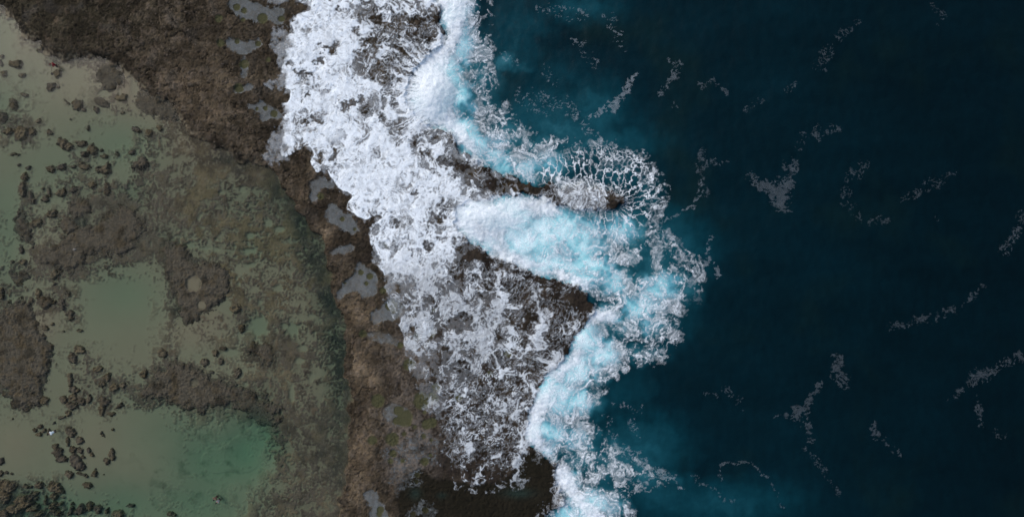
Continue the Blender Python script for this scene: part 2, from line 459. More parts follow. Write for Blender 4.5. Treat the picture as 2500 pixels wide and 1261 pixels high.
tealz = T.blobs([(560, 1110, 120, 110, 1), (470, 1180, 140, 90, 1), (620, 1050, 60, 70, .9)])
reef = reef * (1 - .74 * np.clip(tealz * 1.4, 0, 1) * ss(690, 640, X))
depth = depth - .10 * np.clip(tealz, 0, 1) * (depth > 1.2)
bed_z = WL - depth + .006 * n_mid + reef * (depth * .50 - .04 + .035 * n_mid + .03 * (.5 - w1a) + .04 * n_fine + .03 * n_pix) - .10 * hole - .12 * weed * reef
ponds = ss(1.25, .85, np.minimum.reduce([T.ell(475, 692, 22, 20), T.ell(494, 744, 12, 10), T.ell(477, 932, 12, 11)]))
bed_z = bed_z * (1 - ponds) + (WL - .14) * ponds

# shelf height
POTS = [(910, 700 - 5, 8), (935, 688, 9)]
pool_low = T.soft([(1000, 1150), (1030, 1135), (1050, 1160), (1100, 1170), (1180, 1180), (1250, 1165), (1270, 1110), (1300, 1095), (1340, 1110), (1372, 1130), (1372, 1220), (1335, 1262), (1340, 1700), (1000, 1700), (970, 1220), (975, 1190)], 4, .3, 30, 9, .3)
shelf_z = .82 + .10 * n_big + .10 * (rg_mid - .5) + .09 * n_mid + .05 * n_fine - .14 * crack - .28 * bigcrack * ss(950, 800, X) \
    + .22 * T.blobs([(880, 780, 40, 60, 1), (890, 1100, 40, 90, .8), (870, 920, 30, 80, .7), (740, 460, 30, 60, .7), (200, 60, 150, 60, .6), (500, 160, 100, 120, .6), (600, 240, 60, 60, .4)])
wash = ss(640, 900, X + 0.35 * (600 - Y) * 0)          # smoother wave-worn rock seawards
shelf_z = shelf_z * (1 - .25 * ss(1000, 1300, X)) - .18 * pool_low * ss(1450, 1300, X)
dish = np.zeros(X.shape, f32)
random.seed(5)
POTHOLES = [(862 + random.random() * 70, 860 + random.random() * 260, 5 + random.random() * 7) for _ in range(34)] + [(875, 740, 8), (900, 755, 7), (935, 962 - 20, 9), (880, 715, 6), (905, 745, 9), (890, 760, 6), (865, 745, 5)]
HOLES_OLIVE = [(883, 665, 8), (905, 674, 9), (897, 691, 6), (845, 690, 4), (957, 743, 16), (962, 758, 7), (938, 708, 9), (889, 813, 10), (980, 840, 8), (1001, 887, 16), (975, 1000, 14), (990, 1018, 22), (970, 1024, 10), (1043, 1033, 13), (1055, 1028, 13), (1014, 1038, 6), (1038, 1003, 5),
               (988, 1055, 6), (1036, 1060, 7), (1054, 1070, 5), (962, 1103, 10), (956, 1120, 8), (985, 1120, 6), (1038, 1122, 11), (1052, 1107, 5), (925, 975, 18), (912, 1070, 12), (1066, 942, 12), (1058, 968, 16), (1030, 975, 22), (1020, 1155, 8), (1018, 1170, 7),
               (930, 1240, 10), (928, 1250, 8), (960, 1068, 18), (1040, 1240, 9), (1010, 1250, 8), (582, 22, 10), (600, 30, 8), (645, 48, 14), (690, 50, 9), (583, 105, 7), (634, 110, 8), (631, 268, 5), (652, 267, 7), (672, 280, 10), (838, 535, 7), (868, 560, 5), (786, 480, 9), (597, 52, 6),
               (545, 110, 10), (540, 50, 10), (600, 160, 12), (588, 218, 12), (660, 150, 7), (1060, 755, 5), (1020, 820, 10), (945, 595, 10), (1055, 810, 12), (1195, 910, 8), (1120, 968, 10), (1240, 860, 10)]
for (hx, hy, r) in POTHOLES + HOLES_OLIVE:
    i0, i1 = np.searchsorted(T.xs, [hx - 2 * r - 4, hx + 2 * r + 4]); j0, j1 = np.searchsorted(T.ys, [hy - 2 * r - 4, hy + 2 * r + 4])
    d = np.sqrt((X[j0:j1, i0:i1] - hx) ** 2 + (Y[j0:j1, i0:i1] - hy) ** 2) / r + .14 * n_mid[j0:j1, i0:i1]
    dish[j0:j1, i0:i1] = np.maximum(dish[j0:j1, i0:i1], 1 - ss(.78, 1.05, d))
olivehole = np.zeros(X.shape, f32)
for (hx, hy, r) in HOLES_OLIVE:
    i0, i1 = np.searchsorted(T.xs, [hx - 2 * r - 4, hx + 2 * r + 4]); j0, j1 = np.searchsorted(T.ys, [hy - 2 * r - 4, hy + 2 * r + 4])
    d = np.sqrt((X[j0:j1, i0:i1] - hx) ** 2 + (Y[j0:j1, i0:i1] - hy) ** 2) / r + .14 * n_mid[j0:j1, i0:i1]
    olivehole[j0:j1, i0:i1] = np.maximum(olivehole[j0:j1, i0:i1], 1 - ss(.8, 1.05, d))
TPOOLS = {
 "upper": [(566, -10), (563, 20), (572, 36), (590, 40), (588, 52), (598, 60), (606, 50), (625, 55), (650, 60), (665, 50), (670, 62), (690, 66), (702, 55), (700, 30), (690, 15), (672, 28), (650, 22), (640, 12), (615, 8), (605, -10)],
 "second": [(553, 112), (560, 100), (580, 96), (600, 104), (620, 100), (645, 100), (645, 116), (625, 125), (612, 136), (590, 138), (565, 128)],
 "channel": [(593, 140), (606, 140), (612, 160), (610, 190), (600, 200), (594, 180)],
 "small": [(572, 220), (588, 210), (602, 212), (615, 206), (626, 214), (620, 226), (602, 226), (590, 232), (576, 230)],
 "fourth": [(602, 258), (615, 256), (630, 258), (640, 248), (652, 250), (665, 262), (682, 268), (692, 282), (688, 296), (668, 292), (655, 298), (642, 298), (640, 280), (628, 272), (610, 266)],
 "fifth": [(755, 445), (770, 440), (785, 428), (815, 445), (830, 462), (800, 460), (782, 465), (780, 485), (770, 497), (758, 485), (762, 470)],
 "sixth": [(795, 530), (800, 505), (812, 492), (830, 505), (842, 525), (862, 522), (868, 540), (880, 560), (868, 575), (850, 565), (830, 552), (805, 545)],
 "star": [(835, 700), (850, 680), (868, 670), (872, 650), (880, 636), (895, 648), (912, 660), (924, 672), (925, 700), (920, 722), (905, 725), (890, 728), (880, 715), (868, 712), (850, 715), (838, 728), (826, 735), (822, 722)],
 "olive": [(905, 770), (912, 758), (935, 745), (952, 728), (975, 735), (990, 750), (975, 770), (965, 785), (940, 778), (925, 790), (910, 788)],
 "two_dots": [(806, 612), (818, 608), (830, 605), (846, 600), (858, 592), (868, 600), (868, 612), (850, 618), (838, 622), (826, 615), (816, 625), (808, 622)],
 "ledge": [(880, 812), (900, 810), (925, 806), (945, 812), (960, 818), (980, 830), (985, 848), (970, 842), (955, 838), (940, 836), (915, 830), (893, 822)],
 "double": [(932, 1000), (945, 985), (965, 978), (980, 988), (1000, 992), (1010, 1012), (1004, 1034), (985, 1040), (965, 1035), (945, 1022)],
 "crust": [(935, 1090), (955, 1082), (985, 1075), (1000, 1050), (1030, 1050), (1068, 1060), (1075, 1090), (1066, 1120), (1062, 1132), (1040, 1128), (1030, 1140), (1032, 1165), (1025, 1185), (1000, 1178), (985, 1195), (972, 1215), (965, 1190), (950, 1165), (960, 1140), (965, 1120), (945, 1125), (932, 1110)],
 "south": [(885, 1205), (900, 1190), (920, 1195), (932, 1210), (930, 1222), (945, 1235), (955, 1270), (905, 1290), (905, 1240), (900, 1220)],
 "low": [(985, 1270), (1000, 1235), (1030, 1215), (1060, 1222), (1068, 1245), (1060, 1270), (1040, 1300)],
}
poolm = np.zeros(X.shape, f32)
for i, (k, p) in enumerate(TPOOLS.items()):
    if k in ("crust", "low"): continue
    poolm = np.maximum(poolm, T.soft(p, 1, .3, 12, 20 + i, .3))
rise = ss(.42, .95, blur(T.poly(SHELF, 1), 9) + .10 * n_mid + .06 * n_fine)
rise = np.maximum(rise, ss(600, 720, X))
pl1, pl2, _ = worley(X + 13 * n_mid + 5 * n_fine + 10 * n_big, Y + 13 * perlin(X / 22, Y / 22, 57) + 5 * perlin(X / 7, Y / 7, 58), 36, 12)
shelf_z = shelf_z - .12 * (1 - ss(.01, .10, pl2 - pl1)) * ss(-.25, .35, perlin(X / 42, Y / 42, 62)) * ss(1000, 900, X)
shelf_z = .30 + (shelf_z - .30) * (.22 + .78 * rise) + .025 * n_pix + .035 * n_fine
pool_floor = .60 + .012 * n_mid
shelf_z = shelf_z * (1 - .85 * poolm) + pool_floor * .85 * poolm - .10 * dish
Z = np.where(EAST > .5, -3.5, bed_z)
edge_drop = ss(0, 1, S)
Z = Z * (1 - edge_drop) + shelf_z * edge_drop
# a few submerged/awash rocks of the promontory tip
Z = Z + T.blobs([(1500, 490, 26, 14, .35), (1420, 480, 60, 16, .15), (1480, 752, 14, 8, 1.2)])

# terrain colour = which material lies there, plus painted shade under the north-west ledge
SAND = np.array([.186, .160, .108], f32)
c = np.broadcast_to(SAND, X.shape + (3,)).astype(f32).copy()
c *= (1 + .035 * n_big + .02 * n_mid)[..., None]
c = mixc(c, [.118, .103, .070], .75 * ss(.35, .75, cov_s + .12 * n_mid) * (1 - .8 * hole))
c = mixc(c, [.070, .078, .050], .62 * np.clip(tealz, 0, 1) * ss(.05, .75, fbm(X, Y, 30, 5, 284) + .35 * n_mid))
rc = mixc(np.broadcast_to(np.array([.084, .075, .063], f32), X.shape + (3,)), [.102, .088, .056], ss(-.1, .8, olive * 1.2 + .4 * n_mid - .3))
rc = mixc(rc, [.125, .098, .068], .7 * ss(.25, .9, perlin(X / 18, Y / 18, 91) + .5 * n_fine))
rc = mixc(rc, [.040, .036, .029], .75 * ss(.15, .8, perlin(X / 22, Y / 22, 92) + .6 * n_fine + .3 * n_pix))
rc = mixc(rc, [.034, .031, .026], .35 * ss(.55, .98, ridged(X + 5 * n_mid, Y + 5 * n_fine, 19, 2, 98) + .12 * n_fine))
rc = mixc(rc, [.165, .148, .115], .8 * ss(.58, .9, perlin(X / 5, Y / 5, 93) + .25 * n_mid) * ss(.0, .6, n_big + .3))
rc = mixc(rc, [.052, .044, .034], .75 * np.clip(upz * ss(-.9, .4, n_mid + n_fine), 0, 1))
rc = mixc(rc, [.078, .048, .020], .8 * ochre * ss(-.4, .5, n_fine + n_mid))
rc = mixc(rc, [.022, .026, .021], .82 * np.clip(weed * (1 + .6 * n_mid + .3 * n_fine), 0, 1) * (.35 + .65 * ss(-.5, .35, fbm(X, Y, 48, 4, 285))))
rc = mixc(rc, [.142, .122, .082], .70 * ss(.05, .75, fbm(X, Y, 52, 4, 281) + .25 * n_fine) * ss(400, 470, X) * (1 - np.clip(weed, 0, 1)))
rc = mixc(rc, [.038, .034, .028], .70 * ss(.15, .80, fbm(X, Y, 60, 4, 282) + .2 * n_fine))
rc = rc * np.array([1.12, 1.02, .92], f32) * (1 + .12 * n_pix)[..., None]
c = mixc(c, [.0, .0, .0], reef * 0) * (1 - reef[..., None]) + rc * reef[..., None]
c = mixc(c, [.020, .024, .020], .80 * np.clip(weed * (1 + .5 * n_mid + .4 * n_fine), 0, 1) * ss(.3, .6, cov_s) * (.35 + .65 * ss(-.5, .35, fbm(X, Y, 48, 4, 285))))
# shelf: dark olive in the north-west, brown in the middle, tan along the ridge, purple-dark where waves wash
sh = np.broadcast_to(np.array([.056, .047, .035], f32), X.shape + (3,)).copy()
nw = ss(.9, .1, np.sqrt(((X - 150) / 420) ** 2 + ((Y - 20) / 230) ** 2))
sh = mixc(sh, [.038, .034, .024], np.clip(nw * 1.1, 0, 1))
tan = T.blobs([(880, 760, 45, 50, .8), (895, 900, 40, 90, .8), (890, 1110, 35, 70, 1.0), (800, 580, 22, 30, .9), (880, 1200, 40, 40, .6), (500, 230, 80, 90, .45), (740, 470, 30, 50, .35)])
sh = mixc(sh, [.128, .101, .071], np.clip(tan * (.9 + .5 * n_mid), 0, 1))
sea_dark = ss(820, 1000, X + .0 * Y) * ss(1120, 900, Y * 1.0 - (X - 900) * .6 + 0) * 1.0
seaw = np.clip(ss(700, 1000, X + .30 * (Y - 500) * (Y < 500)) , 0, 1) * ss(1.0, .4, tan)
seaw = np.where(Y > 640, ss(930, 1090, X), seaw)
sh = mixc(sh, [.030, .0245, .0225], np.clip(seaw * (.8 + .3 * n_mid), 0, 1))
sh = mixc(sh, [.075, .055, .03], .75 * ss(.1, .8, perlin(X / 40, Y / 40, 94) + .5 * n_fine) * seaw * ss(640, 520, Y))
sh = mixc(sh, [.11, .085, .065], .55 * ss(.2, .9, perlin(X / 22, Y / 22, 95) + .6 * n_fine) * (1 - seaw))
sh = mixc(sh, [.082, .072, .061], .55 * ss(.10, .8, fbm(X, Y, 28, 4, 286, .6)) * (1 - seaw) * ss(250, 480, X + .4 * Y))
sh = mixc(sh, [.019, .017, .013], .78 * ss(.10, .75, perlin(X / 30, Y / 30, 96) + .65 * n_fine + .25 * n_big + .3 * n_pix) * (1 - .7 * np.clip(tan, 0, 1)))
sh = mixc(sh, [.012, .011, .009], .8 * ss(.62, .97, ridged(X + 6 * n_mid, Y + 6 * n_fine, 17, 2, 99) + .15 * n_fine) * ss(-.2, .5, n_big + n_mid) * (1 - .6 * np.clip(tan, 0, 1)))
sh = mixc(sh, [.120, .092, .066], .55 * ss(.3, .9, n_fine + .6 * n_pix + .3 * perlin(X / 60, Y / 60, 90)) * (1 - seaw) * ss(120, 420, X + .6 * Y))
sh = mixc(sh, [.060, .057, .053], .6 * ss(.2, .8, perlin(X / 50, Y / 50, 89) + .3 * n_mid) * (1 - seaw) * (1 - np.clip(tan, 0, 1)))
pit = ss(.74, .93, rank(perlin(X / 9, Y / 9, 88) + .55 * n_fine + .45 * n_mid)) * ss(-.5, .4, n_big + .4 * perlin(X / 50, Y / 50, 87))
sh = mixc(sh, [.012, .011, .009], .85 * pit * (1 - .6 * np.clip(tan, 0, 1)) * (1 - .5 * seaw))
plate = ss(.68, .9, rank(perlin(X / 15, Y / 15, 86) + .5 * n_fine + .3 * n_pix))
sh = mixc(sh, [.098, .082, .068], .5 * plate * (1 - seaw) * ss(60, 420, X + .5 * Y))
edge_dark = ss(.30, .52, blur(T.poly(SHELF, 1), 12)) * ss(.95, .6, blur(T.poly(SHELF, 1), 12)) * ss(700, 560, X)
sh = mixc(sh, [.016, .015, .013], .6 * edge_dark * ss(-.6, .5, n_mid + n_fine))
pa_, pb_, pid = worley(X + 13 * n_mid + 5 * n_fine + 10 * n_big, Y + 13 * perlin(X / 22, Y / 22, 57) + 5 * perlin(X / 7, Y / 7, 58), 36, 12)
ptone = PERM[pid + 40].astype(f32) / 255.0
qa_, qb_, qid = worley(X + 6 * n_mid + 4 * n_fine, Y + 6 * perlin(X / 20, Y / 20, 59) + 4 * perlin(X / 8, Y / 8, 61), 15, 13)
qtone = PERM[qid + 90].astype(f32) / 255.0
sh = sh * ((.74 + .5 * ptone) * (.84 + .32 * qtone))[..., None]
seam = np.maximum((1 - ss(.01, .085, pb_ - pa_)) * ss(-.25, .35, perlin(X / 42, Y / 42, 62)), .75 * (1 - ss(.01, .10, qb_ - qa_)) * ss(.0, .45, perlin(X / 34, Y / 34, 63)))
sh = mixc(sh, [.011, .010, .008], .80 * seam * (1 - .5 * seaw))
big2 = ss(-.5, .6, n_big + .6 * perlin(X / 45, Y / 45, 85))
sh = sh * (.70 + .52 * big2)[..., None] * (1 + .35 * np.clip(tan, 0, 1))[..., None]
sh = sh * (.90 * (1 + .13 * n_pix + .10 * n_fine))[..., None]; sh = np.clip(sh, .006, 1)
sh = mixc(sh, [.15, .13, .115], .7 * ss(.6, .95, perlin(X / 4.5, Y / 4.5, 97) + .35 * n_mid) * (1 - seaw) * ss(200, 420, X))
sh = mixc(sh, [.0125, .0118, .0085], np.clip(pool_low * ss(-1.2, .2, n_mid + .5), 0, 1) * .9)
sh = mixc(sh, [.018, .035, .033], .7 * pool_low * T.blobs([(1265, 1200, 36, 12, 1), (1015, 1200, 14, 14, .9), (1080, 1205, 12, 8, .7)]))
greyed = T.blobs([(1010, 1060, 70, 60, .9), (1000, 1130, 60, 50, .9), (965, 1010, 40, 30, .8), (1000, 860, 70, 70, .55), (1000, 960, 60, 50, .5)]) * (1 - pool_low)
sh = mixc(sh, [.170, .152, .142], np.clip(greyed * ss(-.7, .6, n_mid + .6 * n_fine + .4 * n_pix), 0, 1) * .85)
sh = mixc(sh, [.10, .10, .09], .30 * poolm)
sh = mixc(sh, [.058, .062, .034], .92 * olivehole * (1 - .6 * pool_low))
Sc = ss(.22, .78, blur(T.poly(SHELF, 1), 11) + .30 * n_mid + .22 * n_fine + .15 * n_big)
Sc = np.where(X > 640, ss(.35, .6, S), Sc)
Sf = ss(.35, .6, S)
sh = sh * np.array([1.0, .95, .84], f32)
c = c * (1 - Sc[..., None]) + sh * Sc[..., None]
TZ = Z
grit = np.clip(np.maximum(Sc, reef) * .95 + .05 + .4 * ss(.4, .8, cov_s) * (1 - hole), 0, 1)

fc = .25 * (Sf[1:, 1:] + Sf[:-1, 1:] + Sf[1:, :-1] + Sf[:-1, :-1])
fe = EAST[1:, 1:] > .5
is_shelf = (fc > .5) | fe
seaward = (X[1:, 1:] > 1000) & (Z[1:, 1:] < -1.0) & (Z[:-1, :-1] < -1.0)
shelf_obj = grid_mesh("rock_shelf", X, Y, Z, is_shelf & ~seaward, MAT_SHELF, color=c, grit=grit)
tag(shelf_obj, "brown pitted rock shelf between the green lagoon and the breaking surf", "rock shelf", kind="structure")
bed_obj = grid_mesh("lagoon_floor", X, Y, Z, ~is_shelf, MAT_BED, color=c, grit=grit)
tag(bed_obj, "sandy lagoon floor with mottled flat reef under shallow water", "lagoon floor", kind="structure")

# ------------------------------------------------------------------ lagoon water: a closed body over the floor
MAT_LAG = clear_water_material("lagoon_water", (.30, .045, .085))
def extrude_poly(name, pts, z0, z1, mat):
    bm = bmesh.new()
    top = [bm.verts.new((wx(a), wy(b), z1)) for a, b in pts]; bot = [bm.verts.new((wx(a), wy(b), z0)) for a, b in pts]
    bm.faces.new(top); bm.faces.new(bot[::-1])
    n = len(pts)
    for i in range(n): bm.faces.new((top[i], bot[i], bot[(i + 1) % n], top[(i + 1) % n]))
    bmesh.ops.recalc_face_normals(bm, faces=bm.faces)
    bmesh.ops.triangulate(bm, faces=[f for f in bm.faces if len(f.verts) > 4])
    me = bpy.data.meshes.new(name); bm.to_mesh(me); bm.free(); me.materials.append(mat)
    o = bpy.data.objects.new(name, me); sc.collection.objects.link(o); return o
lw = extrude_poly("lagoon_water", [(-2900, -40), (-60, -40), (420, 60), (560, 200), (660, 340), (730, 430), (800, 520), (870, 680), (890, 800), (892, 1300), (850, 3900), (-2900, 3900)], -6.0, WL, MAT_LAG)
tag(lw, "shallow greenish lagoon water sheltered behind the brown rock shelf", "water", kind="structure")

# ------------------------------------------------------------------ sea
AER = [(1140, 570, 40, 40, .9), (1190, 600, 40, 30, .8), (1330, 280, 220, 90, .20), (1450, 270, 90, 80, .22), (1610, 610, 130, 110, .25), (1490, 1130, 140, 80, .27), (1250, 100, 90, 140, .15), (1520, 950, 90, 90, .10), (1570, 1090, 130, 90, .22), (1420, 350, 180, 50, .26), (1600, 760, 90, 80, .22), (1180, 220, 60, 140, .25), (1230, 330, 80, 50, .36), (1110, 20, 40, 70, .95), (1130, 110, 40, 60, .75), (1080, 190, 60, 70, .95), (1060, 250, 70, 60, 1.0), (1128, 235, 34, 50, .80), (1150, 260, 16, 34, .55), (1170, 160, 40, 90, .34),
       (1110, 310, 60, 30, .95), (1160, 350, 60, 40, .8, 35), (1220, 390, 70, 40, .72, 35), (1290, 410, 60, 45, .64), (1340, 400, 70, 50, .48), (1210, 350, 60, 40, .5), (1300, 350, 100, 40, .30), (1370, 320, 120, 60, .27), (1460, 300, 60, 50, .22), (1440, 350, 80, 40, .22),
       (1170, 520, 70, 40, 1.0), (1240, 530, 90, 60, 1.0), (1290, 590, 90, 60, .97), (1350, 560, 90, 65, .94), (1340, 640, 90, 40, .97), (1420, 590, 80, 75, .82), (1440, 655, 80, 60, .82), (1420, 690, 50, 30, .9), (1510, 560, 80, 50, .62), (1540, 620, 80, 70, .30), (1600, 640, 70, 70, .27),
       (1610, 700, 80, 50, .66), (1560, 745, 70, 55, .66), (1590, 790, 50, 40, .5), (1500, 690, 50, 50, .62), (1560, 860, 60, 24, .34), (1450, 900, 40, 40, .6), (1640, 660, 50, 50, .28), (1490, 770, 50, 30, .6), (1520, 800, 60, 30, .42), (1430, 830, 55, 50, .96), (1460, 860, 55, 45, .88), (1400, 900, 65, 45, .95), (1350, 960, 65, 60, .97), (1400, 980, 60, 45, .74), (1310, 1050, 45, 40, .9), (1350, 1060, 50, 50, .7), (1400, 1070, 60, 40, .55),
       (1340, 1100, 30, 20, .9), (1420, 1120, 60, 40, .34), (1520, 1110, 80, 50, .30, 30), (1570, 1150, 80, 60, .28, 30), (1640, 1170, 60, 40, .2), (1390, 1170, 30, 50, .6), (1440, 1230, 60, 50, .75), (1400, 1260, 60, 40, .7), (1500, 1240, 40, 50, .45), (1750, 1230, 220, 70, .17), (1620, 1200, 120, 60, .18), (1600, 1070, 70, 60, .14),
       (1230, 150, 44, 26, .32), (1270, 165, 30, 20, .22), (1420, 20, 110, 40, .20), (1290, 60, 80, 60, .14), (1500, 420, 90, 60, .22), (1580, 480, 40, 60, .22), (1690, 640, 40, 60, .16), (1350, 200, 120, 80, .10), (1230, 300, 50, 70, .22)]
A = Grid(stretch(940, 2540, 3.2, (0, 1)), stretch(-40, 1302, 3.2, (1, 1)))
SZ_SRC = [(1060, 235, 60, 60, 1.3), (1110, 60, 40, 90, .7), (1130, 235, 30, 50, .7), (1220, 530, 110, 50, 1.0), (1330, 570, 100, 70, .45), (1400, 680, 60, 26, .35), (1430, 830, 40, 40, .5), (1340, 960, 40, 70, .6), (1310, 1060, 40, 40, .55), (1610, 690, 70, 40, .25), (1450, 1240, 60, 60, .35), (1150, 340, 60, 30, .5)]
def sea_height(g):
    return (.10 * fbm(g.X * .8 + g.Y * .25, g.Y, 130, 4, 131) + .05 * fbm(g.X, g.Y, 34, 3, 132) + g.blobs(SZ_SRC)).astype(f32)
def aeration(g):
    wq = 14 * fbm(g.X, g.Y, 40, 4, 141); wr = 14 * fbm(g.X, g.Y, 40, 4, 142)
    a0 = g.blobs(AER)
    gi = Grid(g.xs, g.ys)
    a = sample(g, a0, g.X + wq, g.Y + wr)
    nn = fbm(g.X + wq * 2, g.Y + wr * 2, 46, 5, 143, .58)
    ws = ridged(g.X + wq + 6 * nn, g.Y + wr, 34, 3, 144)
    a = a * (.95 + .20 * nn + .38 * (ws - .45) * ss(.12, .4, a))
    base = .035 + .03 * fbm(g.X, g.Y, 260, 3, 150)
    return np.clip(np.maximum(a, 0) + base * (1 - a), 0, 1)
def ramp(a, stops):
    xs = [s[0] for s in stops]
    return np.stack([np.interp(a, xs, [s[1][k] for s in stops]) for k in range(3)], -1).astype(f32)
SEA_RAMP = [(0, (.0009, .0084, .0122)), (.07, (.0011, .0125, .0185)), (.15, (.0022, .030, .042)), (.25, (.007, .060, .080)), (.36, (.024, .118, .148)), (.52, (.085, .28, .35)), (.70, (.26, .58, .63)), (.85, (.52, .78, .805)), (1, (.68, .84, .86))]
a_sea = aeration(A); z_sea = sea_height(A)
cs = ramp(a_sea, SEA_RAMP)
cs *= (1 + .18 * fbm(A.X * .35, A.Y, 90, 4, 151) * ss(.3, .1, a_sea))[..., None]
cs = mixc(cs, [.0035, .0145, .0150], .6 * ss(.1, .9, fbm(A.X, A.Y, 220, 4, 152)) * ss(.25, .05, a_sea))
cs *= (1 + .14 * fbm(A.X, A.Y * .45, 16, 3, 153) * ss(.3, .1, a_sea))[..., None]
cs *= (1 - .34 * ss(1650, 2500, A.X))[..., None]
MAT_SEA = sea_material()
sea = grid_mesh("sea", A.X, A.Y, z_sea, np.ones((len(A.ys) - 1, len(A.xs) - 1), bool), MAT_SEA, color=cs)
tag(sea, "dark blue open sea turning turquoise where waves churn air into it", "sea", kind="structure")

# ------------------------------------------------------------------ foam field
F = Grid(np.arange(548, 1800, 1.5), np.arange(-150, 1412, 1.5))
X, Y = F.X, F.Y
D = F.tiles(FOAM, 560, 0, 40)
wp1 = fbm(X, Y, 70, 3, 201); wp2 = fbm(X, Y, 70, 3, 202); wq1 = fbm(X, Y, 20, 3, 203); wq2 = fbm(X, Y, 20, 3, 204)
U = X + 16 * wp1 + 7 * wq1; V = Y + 16 * wp2 + 7 * wq2
D = D * np.clip(1 - .26 * ss(1.2, .5, np.sqrt(((X - 1170) / 190) ** 2 + ((Y - 930) / 300) ** 2)), 0, 1)
D = D * (1 - .34 * ss(860, 930, Y) * ss(1310, 1270, X - .0 * Y) - .30 * ss(1240, 1300, X) * ss(660, 720, Y) * ss(960, 880, Y) * ss(1470 - .5 * 0, 1400, X + .6 * np.maximum(Y - 760, 0)))
D = sample(F, D, X + 10 * wp1 + 6 * wq1, Y + 10 * wp2 + 6 * wq2)
r1 = ridged(U, V, 30, 1, 211); r2 = ridged(U * 1.0 + 3 * wq2, V, 13, 1, 212); r3 = ridged(U + 4 * wq1, V + 4 * wq2, 6.5, 1, 213)
big = fbm(U, V, 48, 4, 214)
def thread(n, width, k=.86):
    """thin strands: the zero lines of a noise field, of even width in pixels"""
    gy, gx = np.gradient(n, 1.5)
    d = np.abs(n) / (np.sqrt(gx * gx + gy * gy) + .004)
    return np.exp(-(d / (width * k)) ** 2).astype(f32)
wf1 = fbm(X, Y, 9, 2, 221); wf2 = fbm(X, Y, 9, 2, 222)
la = thread(perlin((U + 3 * wf1) / 30, (V + 3 * wf2) / 30, 241) + .25 * wf1, 2.3)
lb = thread(perlin((U + 3 * wf2) / 17, (V + 3 * wf1) / 17, 242) + .22 * wf2, 1.8)
lc = thread(perlin((U + 3 * wf1) / 10, (V + 3 * wf2) / 10, 243), 1.5)
md1 = ss(-.35, .45, fbm(U, V, 26, 2, 244)); md2 = ss(-.3, .4, fbm(U, V, 20, 2, 245)); md3 = ss(-.2, .5, fbm(U, V, 16, 2, 246))
landF = sample(T, blur(ss(.35, .6, S), 3), X, Y)
def lic(vx, vy, noise, L, step):
    """smear noise along a flow field: streaks that follow the swirl of the water"""
    ny, nx = noise.shape
    mg = np.sqrt(vx * vx + vy * vy) + 1e-6
    vx = (vx / mg * step).astype(f32); vy = (vy / mg * step).astype(f32)
    acc = noise.copy(); w = 1.0
    jj, ii = np.meshgrid(np.arange(ny, dtype=f32), np.arange(nx, dtype=f32), indexing='ij')
    for sg in (1, -1):
        px, py = ii.copy(), jj.copy()
        for k in range(L):
            ix = np.clip(px + .5, 0, nx - 1).astype(np.int32); iy = np.clip(py + .5, 0, ny - 1).astype(np.int32)
            px = px + sg * vx[iy, ix]; py = py + sg * vy[iy, ix]
            ix = np.clip(px + .5, 0, nx - 1).astype(np.int32); iy = np.clip(py + .5, 0, ny - 1).astype(np.int32)
            wt = 1 - (k + 1) / (L + 1.0)
            acc += wt * noise[iy, ix]
    return acc
landF0 = sample(T, blur(ss(.35, .6, S), 3), X, Y)
psi = 60 * fbm(X, Y, 85, 2, 271) + 13 * fbm(X, Y, 27, 2, 272) + 4.0 * fbm(X, Y, 12, 1, 273)
gy_, gx_ = np.gradient(psi, 1.5)
drain = landF0 * ss(600, 700, Y)
vx_ = gy_ * (1 - .3 * drain) - 1.0 * drain + .35 * (1 - landF0); vy_ = -gx_ * (1 - .3 * drain) + 1.1 * drain + .25 * (1 - landF0)
rsn = np.random.RandomState(3)
wn1 = blur(rsn.rand(*X.shape).astype(f32), 1)
la_ = rank(lic(vx_, vy_, wn1, 9, 1.2)); lb_ = rank(lic(vx_, vy_, perlin(X / 7, Y / 7, 274), 14, 1.4))
strand = np.maximum(ss(.66, .97, la_), .95 * ss(.70, .97, lb_))
strand = strand * (.35 + .65 * ss(-.35, .35, fbm(U, V, 24, 3, 275)))
lc_ = rank(lic(vx_, vy_, perlin(X / 4.6, Y / 4.6, 277) + .5 * perlin(X / 9, Y / 9, 278), 24, 1.4))
sea_str = np.maximum(ss(.54, .92, lc_), .9 * ss(.62, .96, lb_)) * (.45 + .55 * ss(-.45, .25, fbm(U, V, 30, 3, 279)))
grain = ss(-.55, .5, fbm(X + 3 * wf1, Y + 3 * wf2, 6, 3, 283, .7))
sea_str = sea_str * (.42 + .58 * grain)
strand = strand * landF0 + sea_str * (1 - landF0)
wn0 = rsn.rand(*X.shape).astype(f32); wn0 = .6 * wn0 + .4 * blur(wn0, 1)
hairs = np.maximum(ss(.66, .97, rank(lic(vx_, vy_, wn0, 5, 1.1))), .6 * ss(.80, .98, lb_))
seaw_f = 1 - blur(ss(.35, .6, sample(T, S, X, Y)), 3)
lg = thread(perlin((U + 4 * wf2) / 13, (V + 4 * wf1) / 13, 253) + .3 * wf1, 1.5)
brk = ss(.35, .75, lb_)
lines = np.maximum.reduce([la * md1 * (1 - .45 * seaw_f * (1 - brk)), .92 * lb * md2 * (1 - .7 * seaw_f * (1 - brk)), .85 * lc * md3 * (1 - .6 * seaw_f), lg * ss(-.2, .4, fbm(U, V, 22, 2, 254)) * seaw_f * .5 * brk, strand * (.70 + .3 * seaw_f)])
